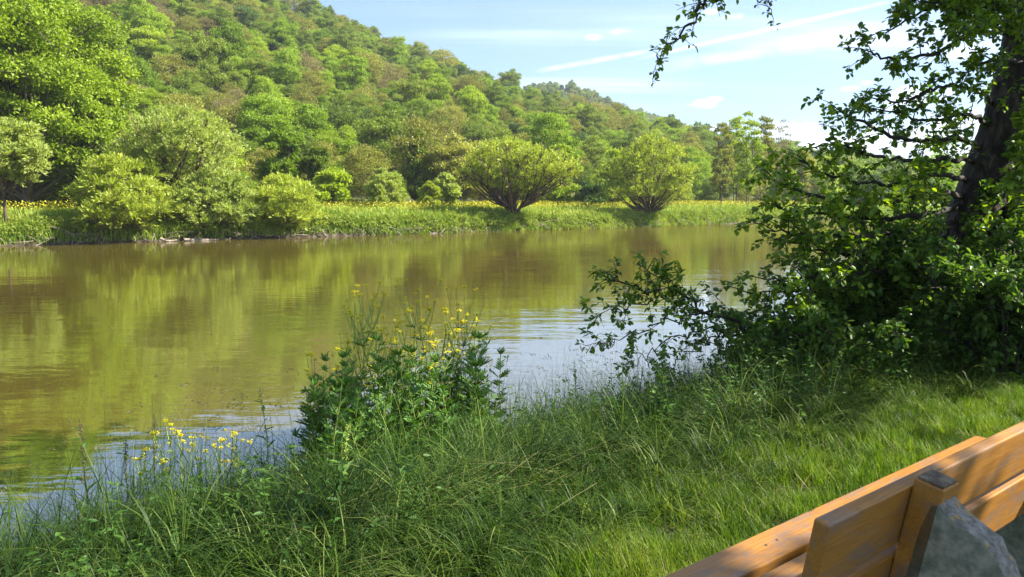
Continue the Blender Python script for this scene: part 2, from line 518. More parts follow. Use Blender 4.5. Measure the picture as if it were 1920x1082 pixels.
def water_mat():
    m = new_mat('river_water'); T = m.node_tree
    g = N(T, 'ShaderNodeNewGeometry')
    p = N(T, 'ShaderNodeBsdfDiffuse')
    gl = N(T, 'ShaderNodeBsdfGlossy', i_Roughness=.03)
    n0 = N(T, 'ShaderNodeTexNoise', i_Scale=.05, i_Detail=3.0)
    T.links.new(g.outputs['Position'], n0.inputs['Vector'])
    T.links.new(ramp(T, n0.outputs[0], [(.118, .092, .018), (.135, .10, .021)]), p.inputs['Color'])
    fr = N(T, 'ShaderNodeFresnel', i_IOR=1.6)
    mxs = N(T, 'ShaderNodeMixShader')
    T.links.new(mathn(T, 'MINIMUM', mathn(T, 'ADD', mathn(T, 'MULTIPLY', fr.outputs[0], 1.0), .34), .78), mxs.inputs[0])
    T.links.new(p.outputs[0], mxs.inputs[1]); T.links.new(gl.outputs[0], mxs.inputs[2])
    h = None
    for sc, rot, wgt in (((.9, 2.6, 1), 8, .5), ((2.6, 7.0, 1), -9, .16), ((.22, .6, 1), 3, 1.2)):
        mp = N(T, 'ShaderNodeMapping'); mp.inputs['Scale'].default_value = sc; mp.inputs['Rotation'].default_value = (0, 0, R(rot))
        T.links.new(g.outputs['Position'], mp.inputs[0])
        n = N(T, 'ShaderNodeTexNoise', i_Scale=1.0, i_Detail=3.0, i_Roughness=.5)
        T.links.new(mp.outputs[0], n.inputs['Vector'])
        v = mathn(T, 'MULTIPLY', n.outputs[0], wgt)
        h = v if h is None else mathn(T, 'ADD', h, v)
    # patches of calm and breeze
    mp = N(T, 'ShaderNodeMapping'); mp.inputs['Scale'].default_value = (.03, .10, 1)
    T.links.new(g.outputs['Position'], mp.inputs[0])
    n = N(T, 'ShaderNodeTexNoise', i_Scale=1.0, i_Detail=2.0)
    T.links.new(mp.outputs[0], n.inputs['Vector'])
    stg = mathn(T, 'ADD', mathn(T, 'MULTIPLY', smooth(T, n.outputs[0], .35, .7), .5), .3)
    b = N(T, 'ShaderNodeBump', i_Distance=.023)
    T.links.new(stg, b.inputs['Strength'])
    T.links.new(h, b.inputs['Height']); T.links.new(b.outputs[0], p.inputs['Normal']); T.links.new(b.outputs[0], gl.inputs['Normal']); T.links.new(b.outputs[0], fr.inputs['Normal'])
    o = N(T, 'ShaderNodeOutputMaterial'); T.links.new(mxs.outputs[0], o.inputs[0])
    return m


M['water'] = water_mat()

# ------------------------------------------------------------------ terrain
T_R1, T_R2 = 300.0, 500.0


def ridge(pixels, tr, tree):
    ss, hh = [], []
    for px, py in pixels:
        p = on_t(px, tr, CAMZ + 40)
        z = z_at(p, py)
        p = on_t(px, tr, z)
        ss.append(to_st(p)[0]); hh.append(z_at(p, py) - tree)
    o = np.argsort(ss)
    return np.array(ss)[o], np.array(hh)[o]


R1 = ridge([(-500, -260), (-200, -220), (0, -180), (300, -90), (450, -45), (600, 0), (650, 25), (700, 62), (750, 80), (800, 90), (850, 112), (900, 135),
            (940, 155), (1000, 180), (1100, 215), (1200, 240), (1330, 262), (1450, 300), (1600, 330), (1900, 350)], T_R1, 13.5)
R2 = ridge([(600, 260), (800, 190), (900, 160), (960, 150), (1010, 145), (1090, 156), (1150, 178), (1200, 195), (1250, 218), (1300, 236), (1345, 250),
            (1420, 285), (1500, 320), (1900, 350)], T_R2, 14.0)


def bend(s):
    return np.interp(s, [-400, 70, 95, 112, 150, 220, 400, 900], [0, 0, 3, 7, 9, 14, 40, 90])


def height(s, t):
    s = np.asarray(s, float); t = np.asarray(t, float)
    near = np.interp(t, [-400, -30, 0, 3.2, 4.2, 5.3, 6.3, 8, 12], [6, 1.6, 1.40, 1.34, 1.12, .55, 0.0, -1.0, -1.6])
    near = near + .05 * (vnoise(s * .9, t * .9, 3) - .5)
    tb = t - 60 - bend(s) - .9 * (vnoise(s * .12, s * 0, 5) - .5)
    far = np.interp(tb, [-6, -1.0, 0, .3, .9, 4, 30, 60], [-1.6, -.6, -.05, .35, 1.0, 1.65, 1.95, 3.0])
    far = far + np.clip(tb / 3, 0, 1) * .35 * (vnoise(s * .2, t * .2, 9) - .5)
    h1 = np.interp(s, *R1); h2 = np.interp(s, *R2)
    tt = np.clip((t - 92) / (T_R1 - 92), 0, 1)
    l1 = h1 * np.where(t < T_R1, tt ** 1.2, 1 - .5 * np.clip((t - T_R1) / 200, 0, 1))
    t2 = np.clip((t - 290) / (T_R2 - 290), 0, 1)
    l2 = h2 * t2 ** 1.1 * (1 - .7 * np.clip((t - T_R2) / 600, 0, 1))
    hill = np.maximum(l1, l2)
    amp = np.clip((t - 110) / 80, 0, 1)
    hill = hill + amp * (7 * (vnoise(s / 55, t / 55, 1) - .5) + 3 * (vnoise(s / 21, t / 21, 2) - .5))
    far = far + np.maximum(hill, 0) * np.clip((t - 80) / 20, 0, 1)
    return np.where(t < 30, near, far)


def grid_mesh(name, sv, tv, mat, keep=None):
    Sg, Tg = np.meshgrid(sv, tv, indexing='ij')
    Z = height(Sg, Tg)
    P = Sg[..., None] * U + Tg[..., None] * V
    P[..., 2] = Z
    a, b = len(sv), len(tv)
    i = np.arange(a - 1)[:, None] * b; j = np.arange(b - 1)[None]
    f = np.stack([i + j, i + b + j, i + b + j + 1, i + j + 1], -1).reshape(-1, 4)
    mb = MB()
    if callable(mat):
        mi, mats = mat(Sg, Tg)
        mi = mi[:-1, :-1].reshape(-1)
        mb.add(P.reshape(-1, 3), f[mi == 0], 0)
        n0 = mb.n; mb.n = 0
        mb.f.append((f[mi == 1].astype(np.int32), 1, np.full((mi == 1).sum(), .5, np.float32)))
        mb.n = n0
        return tag(mb.build(name, mats), kind='structure')
    mb.add(P.reshape(-1, 3), f, 0)
    return tag(mb.build(name, [mat]), kind='structure')


grid_mesh('ground', np.concatenate([np.linspace(-1400, -30, 30), np.arange(-29, 40, .5), np.linspace(41, 1400, 40)]),
          np.concatenate([np.linspace(-1300, -20, 25), np.arange(-18, 0, 2.), np.arange(0, 12.1, .25)]), M['soil'])
grid_mesh('hill', np.concatenate([np.linspace(-1400, -160, 30), np.arange(-150, 300, 2.), np.arange(300, 700, 8.), np.linspace(710, 1400, 30)]),
          np.concatenate([np.arange(54, 66, .4), np.arange(66, 100, 2.), np.arange(100, 520, 7.), np.linspace(530, 1400, 25)]),
          lambda s, t: (np.where(t - 60 - bend(s) < .9, 1, 0), [M['hill_floor'], M['mud']]))

mb = MB()
c = [(-1350, 2), (1350, 2), (1350, 160), (-1350, 160)]
mb.add([st(s, t) for s, t in [(-1350, 3), (1350, 3), (1350, 175), (-1350, 175)]], [[0, 1, 2, 3]])
tag(mb.build('water', M['water']), kind='structure')


# ------------------------------------------------------------------ far trees
def crown_points(rng, H, Rr, z0, shape, n):
    """clump centres (with radii) filling a crown outline"""
    C = []
    ph = rng.uniform(0, 6.283, 3)
    tries = 0
    rmin = Rr * .26
    while len(C) < n and tries < n * 60:
        tries += 1
        u = rng.uniform(0, 1)
        if shape == 'round': w = math.sqrt(max(0, 1 - (2 * u - 1) ** 2)) ** .8
        elif shape == 'cone': w = (1 - u) ** .75 * min(1, u * 6 + .35)
        elif shape == 'column': w = min(1, u * 5 + .3) * min(1, (1 - u) * 3.5 + .15) * .9
        elif shape == 'umbrella': w = min(1, .45 + u * 1.1) * math.sqrt(max(0, 1 - max(0, (u - .5) * 2) ** 2.2))
        else: w = math.sqrt(max(0, 1 - u ** 2.2)) * min(1, u * 4 + .6)   # dome, wide at the foot
        th = rng.uniform(0, 6.283)
        w *= .82 + .28 * math.sin(2 * th + ph[0]) * math.sin(4 * u + ph[1]) + .14 * math.sin(3 * th + ph[2])
        q = rng.uniform(0.1, 1) ** .45 * w * Rr * .92
        p = np.array([math.cos(th) * q, math.sin(th) * q, z0 + u * (H - z0) * .92])
        if all(np.linalg.norm(p - c_) > rmin for c_, _ in C):
            C.append((p, Rr * rng.uniform(.2, .36)))
        if tries % 200 == 0: rmin *= .85
    return C


def far_tree(rng, crf=1.0, H=10, Rr=4, z0=2, shape='round', clumps=26, leaf=9000, L=.34, W=.24, trunk_r=.2, stems=1, spread=.5, flat=.75, twigs=0, up=0.35, strand=0.0, mbt=None, mbc=None):
    mbt = mbt or MB(); mbc = mbc or MB()
    C = [(c_, r_ * crf) for c_, r_ in crown_points(rng, H, Rr, z0, shape, clumps)]
    stemP = []
    for k in range(stems):
        th = rng.uniform(0, 6.28) if stems > 1 else 0
        th = k / stems * 6.283 + rng.uniform(-1.1, 1.1)
        q = spread * Rr * rng.uniform(.25, 1.15) if stems > 1 else Rr * .08
        base = np.array([math.cos(th), math.sin(th), 0]) * (trunk_r * 1.0 if stems > 1 else 0)
        topz = H * (.62 if stems > 1 else .8) * rng.uniform(.85, 1.1)
        mid = np.array([math.cos(th) * q * .36, math.sin(th) * q * .36, topz * .5])
        top = np.array([math.cos(th) * q, math.sin(th) * q, topz])
        P = catmull([base + [0, 0, -.4], base * 1.2 + [0, 0, topz * .12], mid, top], 5)
        tube(mbt, P, [trunk_r * (1 if stems == 1 else rng.uniform(.4, .95)), trunk_r * .16], 6)
        stemP.append(P)
    for c_, r in C:
        # limb from the stem that passes nearest
        best = None
        for P in stemP:
            zc = max(z0 * .45, c_[2] - np.linalg.norm(c_[:2]) * .9)
            i = int(np.argmin(abs(P[:, 2] - zc)))
            dd = np.linalg.norm(P[i] - c_)
            if best is None or dd < best[0]: best = (dd, P[i])
        a = best[1]
        m_ = (a + c_) / 2 + [0, 0, -.06 * best[0]] + rng.normal(size=3) * .05 * best[0]
        tube(mbt, catmull([a, m_, c_ + (c_ - a) * .15], 3), [trunk_r * .32, trunk_r * .07], 4)
        for k in range(twigs):
            d = norm(rng.normal(size=3) + [0, 0, up * 1.5] + norm(c_ - a)); l = r * rng.uniform(.8, 1.4)
            tube(mbt, np.array([c_, c_ + d * l * .5 + rng.normal(size=3) * .05, c_ + d * l]), [trunk_r * .1, trunk_r * .04], 3)
    tot = sum(r ** 2 for _, r in C)
    for c_, r in C:
        n = int(leaf * r * r / tot)
        d = rdir(rng, n)
        d[:, 2] = np.where(d[:, 2] < -.3, -d[:, 2] * .6, d[:, 2])
        d = norm(d)
        rad = r * rng.uniform(.45, 1.12, n) ** .6 * 1.05
        # sub-lumps inside the clump
        rad *= .8 + .35 * np.sin(d[:, 0] * 5 + c_[0] * 3) * np.sin(d[:, 1] * 5 + c_[1] * 2) + .12 * rng.normal(size=n)
        P = c_ + d * rad[:, None] * [1, 1, flat]
        dirs = norm(d * .6 + rdir(rng, n) * .8 + np.array([0, 0, up]))
        if strand:
            # leaves drawn out along fine shoots that leave the clump
            k = max(1, n // 14)
            sd_ = norm(rdir(rng, k) + d[:k] * .9 + np.array([0, 0, up * 1.4]))
            idx = rng.integers(0, k, n)
            q = rng.uniform(0, 1, n)
            P = c_ + sd_[idx] * (r * (.25 + 1.0 * q))[:, None] * [1, 1, .9] + rng.normal(size=(n, 3)) * .06 * r - np.array([0, 0, 1]) * (q ** 2 * r * strand)[:, None]
            dirs = norm(sd_[idx] + rdir(rng, n) * .7)
            d = norm(P - c_)
        nn = norm(d + rdir(rng, n) * .75 + np.array([0, 0, .3]))
        crn = rng.uniform(0, 1)
        leaves(mbc, P, dirs, nn, L * rng.uniform(.6, 1.3, n), W * rng.uniform(.6, 1.3, n), 0, np.clip(crn * .45 + rng.uniform(0, .55, n), 0, 1))
    return mbt, mbc


def merged(name, mbt, mbc, mats):
    """a tree too small in view to show its parts: one mesh"""
    n = mbt.n
    for f, m, r in mbc.f:
        mbt.f.append((f + n, 1, r))
    mbt.v += mbc.v
    return mbt.build(name, mats)


KINDS = {   # name: (adjective for the label, leaf material, list of crown settings)
    'fresh_tree': ('fresh green round-crowned', 'fresh', [dict(H=10, Rr=4.0, z0=1.6, shape='round'), dict(H=9, Rr=4.4, z0=1.2, shape='dome'), dict(H=11, Rr=3.9, z0=1.6, shape='round')]),
    'mid_tree': ('mid green bushy', 'mid', [dict(H=9.5, Rr=4.3, z0=1.2, shape='dome'), dict(H=10.5, Rr=4, z0=1.8, shape='round')]),
    'olive_tree': ('olive green half-leafed', 'olive', [dict(H=10, Rr=4.6, z0=2.2, shape='umbrella', leaf=10000, twigs=5), dict(H=9, Rr=4.6, z0=1.6, shape='dome', leaf=9500, twigs=6)]),
    'budding_tree': ('brownish barely leafed', 'brownish', [dict(H=9.5, Rr=4.2, z0=2.0, shape='umbrella', leaf=5200, twigs=12, L=.24, W=.15), dict(H=10, Rr=4, z0=2, shape='round', leaf=4600, twigs=12, L=.24, W=.15)]),
    'dark_tree': ('dense dark green', 'dark', [dict(H=9, Rr=3.9, z0=.8, shape='dome'), dict(H=9.5, Rr=3.8, z0=1, shape='round')]),
    'yellow_green_tree': ('bright yellow-green', 'yellowgreen', [dict(H=9.5, Rr=4.0, z0=1.5, shape='dome'), dict(H=10.5, Rr=3.8, z0=1.5, shape='round')]),
}
PROTO = {}
rng = np.random.default_rng(11)
for k, (adj, lm, sets) in KINDS.items():
    for i, kw in enumerate(sets):
        a, b = far_tree(rng, clumps=46, crf=.98, **{**dict(leaf=19000, L=.24, W=.17), **kw})
        o = merged(k, a, b, [M['twig_far' if k in ('olive_tree', 'budding_tree') else 'bark_far'], M[lm]])
        PROTO.setdefault(k, []).append(o)

# scatter over the slope
rng = np.random.default_rng(5)
gs, gt = np.meshgrid(np.arange(-190, 780, 5.9), np.arange(86, 520, 5.9), indexing='ij')
gs = gs.ravel() + rng.uniform(-2.9, 2.9, gs.size); gt = gt.ravel() + rng.uniform(-2.9, 2.9, gt.size)
keep = gt > 80 + bend(gs) + 4
gs, gt = gs[keep], gt[keep]
gz = height(gs, gt)
P = gs[:, None] * U + gt[:, None] * V; P[:, 2] = gz
qx, qy, qd = proj(P + [0, 0, 9])
keep = (qd > 20) & (qx > -90) & (qx < 1990) & (qy > -90)
# behind the skyline?
far_ok = np.ones(len(P), bool)
for f in np.linspace(.25, .965, 44):
    Q = P * f; Q[:, 2] = CAMZ + (P[:, 2] + 10 - CAMZ) * f
    s_, t_ = to_st(Q)
    hh = height(s_, t_) + np.where(t_ > 90, 4.5, 0)
    far_ok &= ~((hh > Q[:, 2]) & (t_ > 95))
keep &= far_ok
P, gs, gt, qx, qy, qd = P[keep], gs[keep], gt[keep], qx[keep], qy[keep], qd[keep]
order = np.argsort(qd)
P, gs, gt, qx, qy, qd = P[order], gs[order], gt[order], qx[order], qy[order], qd[order]
NT = len(P)
big = vnoise(gs / 34, gt / 26, 21); sml = rng.uniform(0, 1, NT)
mix_ = .55 * big + .45 * sml
names = list(KINDS)
kind = np.where(mix_ < .30, 4, np.where(mix_ < .42, 1, np.where(mix_ < .56, 0, np.where(mix_ < .68, 2, np.where(mix_ < .78, 5, 3)))))
high = np.clip((gt - 150) / 200, 0, 1)
sw = rng.uniform(0, 1, NT)
sc = None
kind = np.where((kind == 5) & (sw < .3 + .5 * high), 1, kind)
kind = np.where((kind == 0) & (sw > .85 - .4 * high), 1, kind)
kind = np.where((kind == 4) & (sw > .55), 1, kind)
sc = rng.choice([.56, .7, .82, .95, 1.18], NT, p=[.15, .25, .3, .2, .1]) * rng.uniform(.92, 1.08, NT) * np.where(high > .5, .85, 1) * np.where((qx > 1325) & (qd < 260), .62, 1)

LAND = [(0, 'the giant left tree'), (330, 'the tall pale willow'), (540, 'the low willow thicket'), (780, 'the dark conical tree'),
        (960, 'the umbrella-shaped bank willow'), (1120, 'the dark round bush'), (1230, 'the forked bank willow'), (1400, 'the airy poplar row'), (1650, 'the leafy alder')]
NEAR = 250
for i in range(min(NEAR, NT)):
    k = names[kind[i]]
    protos = PROTO[k]
    src = protos[rng.integers(len(protos))]
    o = src if not src.get('category') else src.copy()
    if o is not src: COL.objects.link(o)
    o.location = tuple(P[i] - [0, 0, .3])
    o.rotation_euler = (0, 0, rng.uniform(0, 6.28))
    o.scale = (sc[i] * rng.uniform(.9, 1.1),) * 2 + (sc[i] * rng.uniform(.9, 1.15),)
    lm = min(LAND, key=lambda q: abs(q[0] - qx[i]))[1]
    zone = 'at the foot of the hill' if gt[i] < 108 else 'on the lower slope' if gt[i] < 130 else 'on the middle slope'
    size = 'small' if sc[i] < .88 else 'large' if sc[i] > 1.05 else 'medium'
    tag(o, f'{size} {KINDS[k][0]} tree {zone} behind {lm}', 'tree', 'trees on the wooded hillside')
for k, protos in PROTO.items():
    for o in list(protos):
        if not o.get('category'):
            o.location = tuple(P[NEAR - 1]); tag(o, f'{KINDS[k][0]} tree on the middle slope', 'tree', 'trees on the wooded hillside')

# the rest of the wood: one object, trees instanced on points
FP = P[NEAR:]
me = bpy.data.meshes.new('forest')
me.vertices.add(len(FP)); me.vertices.foreach_set('co', (FP - [0, 0, .3]).astype(np.float32).ravel())
for nm, typ, dat in (('pick', 'INT', None), ('turn', 'FLOAT', rng.uniform(0, 6.28, len(FP))), ('size', 'FLOAT', sc[NEAR:])):
    at_ = me.attributes.new(nm, typ, 'POINT')
    if nm == 'pick':
        flat_ = [(k, j) for k in names for j in range(len(PROTO[k]))]
        idx = np.array([flat_.index((names[q], int(rng.integers(len(PROTO[names[q]]))))) for q in kind[NEAR:]], dtype=np.int32)
        at_.data.foreach_set('value', idx)
    else:
        at_.data.foreach_set('value', dat.astype(np.float32))
forest = bpy.data.objects.new('forest', me); COL.objects.link(forest)
tag(forest, 'distant spring woodland covering the upper hill and its ridge', 'woodland', kind='stuff')
ng = bpy.data.node_groups.new('forest_trees', 'GeometryNodeTree')
ng.interface.new_socket('Geometry', in_out='INPUT', socket_type='NodeSocketGeometry')
ng.interface.new_socket('Geometry', in_out='OUTPUT', socket_type='NodeSocketGeometry')
gi = ng.nodes.new('NodeGroupInput'); go = ng.nodes.new('NodeGroupOutput')
cur = gi.outputs[0]
joins = ng.nodes.new('GeometryNodeJoinGeometry')
pick = ng.nodes.new('GeometryNodeInputNamedAttribute'); pick.data_type = 'INT'; pick.inputs[0].default_value = 'pick'
turn = ng.nodes.new('GeometryNodeInputNamedAttribute'); turn.data_type = 'FLOAT'; turn.inputs[0].default_value = 'turn'
size = ng.nodes.new('GeometryNodeInputNamedAttribute'); size.data_type = 'FLOAT'; size.inputs[0].default_value = 'size'
cx = ng.nodes.new('ShaderNodeCombineXYZ'); ng.links.new(turn.outputs[0], cx.inputs[2])
for j, (k, q) in enumerate(flat_):
    oi = ng.nodes.new('GeometryNodeObjectInfo'); oi.inputs['Object'].default_value = PROTO[k][q]; oi.transform_space = 'ORIGINAL'
    oi.inputs['As Instance'].default_value = True
    cmp_ = ng.nodes.new('FunctionNodeCompare'); cmp_.data_type = 'INT'; cmp_.operation = 'EQUAL'
    ins = [s for s in cmp_.inputs if s.type == 'INT']
    ng.links.new(pick.outputs[0], ins[0]); ins[1].default_value = j
    ip = ng.nodes.new('GeometryNodeInstanceOnPoints')
    ng.links.new(gi.outputs[0], ip.inputs['Points']); ng.links.new(cmp_.outputs[0], ip.inputs['Selection'])
    ng.links.new(oi.outputs['Geometry'], ip.inputs['Instance'])
    ng.links.new(cx.outputs[0], ip.inputs['Rotation']); ng.links.new(size.outputs[0], ip.inputs['Scale'])
    ng.links.new(ip.outputs[0], joins.inputs[0])
ng.links.new(joins.outputs[0], go.inputs[0])
md = forest.modifiers.new('trees', 'NODES'); md.node_group = ng
print('hill trees', NT)


# individual trees of the far bank
def bank_tree(name, label, px, t, toppy, width, kindname, base=None, seed=1, **kw):
    """px column of the foot, t across the river, pixel height of the top, crown width in photo pixels"""
    s0 = to_st(on_t(px, t, 1.5))[0]
    z = float(height(s0, t))
    p = on_t(px, t, z)
    d = proj(p)[2]
    Hh = z_at(p, toppy) - z
    Rr = width / 2 / F * d
    rg = np.random.default_rng(seed)
    e = empty(name, p, label, 'tree')
    a, b = far_tree(rg, H=Hh, Rr=Rr, **kw)
    a.build('trunk', M['bark_willow' if kindname.startswith('willow') else 'bark_far'], e)
    b.build('crown', M[kindname], e)
    return e


W_ = dict(L=.3, W=.10, strand=.35, up=.5, crf=.8)
bank_tree('willow', 'pale young willow with bare lower trunk at the left end of the far bank', 12, 61.5, 232, 190, 'willow', seed=1, z0=3.2, shape='round', clumps=55, leaf=24000, trunk_r=.16, twigs=4, **W_)
bank_tree('giant_tree', 'giant lush tree towering behind the left willows', 55, 78, -75, 430, 'lush', seed=2, z0=3.5, shape='round', clumps=130, crf=.75, leaf=130000, L=.28, W=.2, trunk_r=.6, twigs=3, up=.0, flat=.6)
bank_tree('giant_tree', 'lush broad tree forming the right shoulder of the giant tree', 175, 80, 120, 230, 'lush', seed=3, z0=2, shape='dome', clumps=75, crf=.8, leaf=60000, L=.28, W=.2, trunk_r=.4, twigs=3, up=.0, flat=.6)
bank_tree('willow', 'low spreading willow overhanging the water beside the pale young willow', 232, 60.9, 296, 215, 'willow_y', seed=4, z0=.1, shape='dome', clumps=75, leaf=27000, trunk_r=.2, stems=5, spread=.6, twigs=4, **W_)
bank_tree('willow', 'tall pale willow rising above the bank with slender stems showing', 352, 63.5, 206, 235, 'willow', seed=5, z0=2.2, shape='round', clumps=80, leaf=30000, trunk_r=.24, stems=4, spread=.55, twigs=6, **W_)
bank_tree('willow', 'low willow crowding the dark hollow of the bank', 405, 61.0, 325, 170, 'willow', seed=6, z0=-.1, shape='dome', clumps=60, leaf=20000, trunk_r=.16, stems=5, spread=.7, twigs=4, **W_)
bank_tree('willow', 'low leaning willow with roots over the water, nearest the flower meadow', 535, 61.0, 336, 185, 'willow_y', seed=7, z0=-.1, shape='dome', clumps=64, leaf=20000, trunk_r=.16, stems=5, spread=.7, twigs=4, **W_)
bank_tree('willow', 'umbrella-shaped willow with dark forked stems standing alone at the water', 962, 61.8, 272, 218, 'willow_y', seed=8, z0=2.1, shape='umbrella', clumps=105, crf=.7, leaf=23000, trunk_r=.34, stems=8, spread=.72, twigs=7, L=.32, W=.11, strand=.15, up=.6)
bank_tree('willow', 'forked light green willow leaning over the bank, right of the umbrella-shaped one', 1218, 61.8, 262, 190, 'willow_y', seed=9, z0=1.7, shape='dome', clumps=95, crf=.7, leaf=22000, trunk_r=.3, stems=6, spread=.7, twigs=6, L=.34, W=.12, strand=.15, up=.5)
bank_tree('bushy_tree', 'bright green bushy tree behind the low willows', 535, 80, 240, 95, 'fresh', seed=10, z0=2, shape='round', clumps=30, leaf=12000, trunk_r=.25)
bank_tree('bushy_tree', 'dark green rounded tree right of the bright bushy one', 600, 79, 275, 75, 'mid', seed=11, z0=1, shape='round', clumps=26, leaf=11000, trunk_r=.2)
bank_tree('bushy_tree', 'yellow-green leafy tree at the left end of the flower meadow', 625, 74, 318, 75, 'yellowgreen', seed=12, z0=1, shape='dome', clumps=24, leaf=10000, trunk_r=.18)
bank_tree('willow', 'pale rounded willow bush behind the flower meadow', 722, 76, 318, 95, 'willow', seed=13, z0=.4, shape='dome', clumps=30, leaf=16000, trunk_r=.15, stems=3, **W_)
bank_tree('willow', 'small round pale bush beside the conical tree', 806, 73, 341, 46, 'willow_y', seed=14, z0=.2, shape='dome', clumps=22, leaf=9000, trunk_r=.1, stems=3, **W_)
bank_tree('conical_tree', 'blue-green conical tree standing out behind the meadow', 783, 88, 244, 78, 'mid', seed=15, z0=1.5, shape='cone', clumps=36, leaf=16000, trunk_r=.25)
bank_tree('spreading_tree', 'olive spreading tree with visible limbs between conical tree and umbrella willow', 858, 84, 256, 140, 'olive', seed=16, z0=3, shape='umbrella', clumps=36, leaf=11000, trunk_r=.28, twigs=10, stems=3)
bank_tree('bushy_tree', 'pale green bush half hidden behind the umbrella-shaped willow', 838, 76, 328, 60, 'willow', seed=17, z0=.4, shape='dome', clumps=20, leaf=8000, trunk_r=.12)
bank_tree('round_bush', 'dark rounded bush between the two lone bank willows', 1108, 75, 336, 52, 'dark', seed=18, z0=.2, shape='dome', clumps=22, leaf=9000, trunk_r=.12)
bank_tree('bushy_tree', 'yellow-green leafy tree just behind the umbrella-shaped willow', 1050, 78, 268, 80, 'yellowgreen', seed=19, z0=1, shape='round', clumps=30, leaf=10000, trunk_r=.2)
bank_tree('bushy_tree', 'bright bushy tree left of the forked willow', 1150, 79, 280, 80, 'yellowgreen', seed=20, z0=1, shape='dome', clumps=30, leaf=11000, trunk_r=.2)
for i, (px, t, top, w, kd, lab) in enumerate(((1352, 72, 244, 62, 'olive', 'leftmost airy poplar with thin bare trunk at the meadow end'),
                                              (1378, 74, 232, 66, 'yellowgreen', 'second airy poplar of the row, yellowish crown'),
                                              (1402, 71, 224, 70, 'yellowgreen', 'tallest airy poplar of the row above the bank'),
                                              (1428, 75, 232, 66, 'olive', 'airy poplar just right of the tallest one'),
                                              (1462, 80, 240, 62, 'brownish', 'nearly bare thin tree at the right end of the poplar row'))):
    bank_tree('poplar', lab, px, t + 3, top - 22, w, kd, seed=30 + i, z0=2.6, shape='column', crf=.85, clumps=40, leaf=6600 if kd != 'brownish' else 1500, L=.32, W=.18, trunk_r=.2, twigs=7, up=.3, stems=2, spread=.5)
for i, (px, t, top, w, kd, lab) in enumerate(((1470, 84, 312, 70, 'yellowgreen', 'low bright bush at the river bend'), (1500, 92, 283, 60, 'olive', 'olive tree beside the river bend'),
                                              (1545, 90, 296, 90, 'yellowgreen', 'bright rounded tree beyond the river bend'), (1610, 92, 282, 100, 'fresh', 'fresh green tree behind the alder branches'),
                                              (1680, 92, 290, 100, 'mid', 'mid green tree behind the alder branches'), (1640, 82, 330, 70, 'dark', 'dark bush beyond the river bend'), (1760, 94, 285, 110, 'fresh', 'green tree glimpsed beside the leaning trunk'),
                                              (1850, 94, 290, 110, 'olive', 'olive tree glimpsed behind the leaning trunk'), (1930, 95, 290, 110, 'mid', 'tree at the right edge behind the trunk'))):
    bank_tree('bushy_tree', lab, px, t, top, w, kd, seed=50 + i, z0=1, shape='dome', clumps=28, leaf=9000, L=.42, W=.3, trunk_r=.25)


# ------------------------------------------------------------------ grass
def blades(mb, P, Hh, W, az, lean, curl, mat=0, rnd=.5, seg=4):
    """P roots (n,3); Hh length; az direction of lean; lean start angle; curl added angle to the tip"""
    n = len(P)
    dirx, diry = np.cos(az), np.sin(az)
    sx, sy = -diry, dirx
    ang = lean.copy()
    cur = P.copy()
    L = (Hh / seg)
    vs = []
    for k in range(seg):
        w = W * (1 - (k / seg) ** 1.6) * .5
        vs.append(np.stack([cur[:, 0] - sx * w, cur[:, 1] - sy * w, cur[:, 2]], 1))
        vs.append(np.stack([cur[:, 0] + sx * w, cur[:, 1] + sy * w, cur[:, 2]], 1))
        cur = cur + np.stack([dirx * np.sin(ang) * L, diry * np.sin(ang) * L, np.cos(ang) * L], 1)
        ang = ang + curl / seg
    vs.append(cur)
    m = 2 * seg + 1
    Vv = np.stack(vs, 1).reshape(-1, 3)
    b = (np.arange(n) * m)[:, None]
    q = np.concatenate([b + np.array([[2 * k, 2 * k + 1, 2 * k + 3, 2 * k + 2]]) for k in range(seg - 1)])
    tr = b + np.array([[2 * seg - 2, 2 * seg - 1, 2 * seg]])
    n0 = mb.n
    mb.add(Vv, q, mat, np.tile(rnd, seg - 1))
    mb.f.append(((tr + n0).astype(np.int32), mat, np.asarray(rnd, np.float32)))
    return cur


def in_view(P, margin=60, top=2.0):
    x, y, d = proj(P + [0, 0, .3])
    return (d > .4) & (x > -margin * 3) & (x < 1920 + margin * 3) & (y < 1082 + 260)


def scatter(rng, n, s0, s1, t0, t1, dens=None):
    s = rng.uniform(s0, s1, n); t = rng.uniform(t0, t1, n)
    if dens is not None:
        k = rng.uniform(0, 1, n) < dens(s, t)
        s, t = s[k], t[k]
    P = s[:, None] * U + t[:, None] * V
    P[:, 2] = height(s, t) - .01
    k = in_view(P)
    return P[k], s[k], t[k]


def edge_t(s):
    return 2.6 - .25 * np.clip((s - 2.5) / 2, 0, 1) + .5 * (vnoise(s * .8, s * 0 + 3, 31) - .5) + .25 * (vnoise(s * 3, s * 0, 32) - .5)


rng = np.random.default_rng(77)
# short lawn
mb = MB()
P_, s_, t_ = scatter(rng, 300000, 1.0, 9, -.3, 3.3, lambda s, t: np.where(t < edge_t(s), 1, .65) * (.45 + .55 * vnoise(s * 4, t * 4, 40)))
n = len(P_)
tuft = vnoise(s_ * 7, t_ * 7, 41)
hh = rng.uniform(.04, .11, n) * (.45 + 1.3 * tuft)
blades(mb, P_, hh, rng.uniform(.003, .0058, n), rng.uniform(0, 6.28, n), rng.uniform(0, .7, n), rng.uniform(0, 1.1, n), 0,
       np.clip(1.0 * vnoise(s_ * 2.6, t_ * 2.6, 42) + rng.normal(size=n) * .2 - .02, 0, 1), seg=3)
P_, s_, t_ = scatter(rng, 34000, 0, 9, -.4, 3.8, lambda s, t: np.clip(vnoise(s * 2.2, t * 2.2, 50) * 2.6 - 1.2, 0, 1) * np.clip((t - .9) / 1.5, .2, 1))
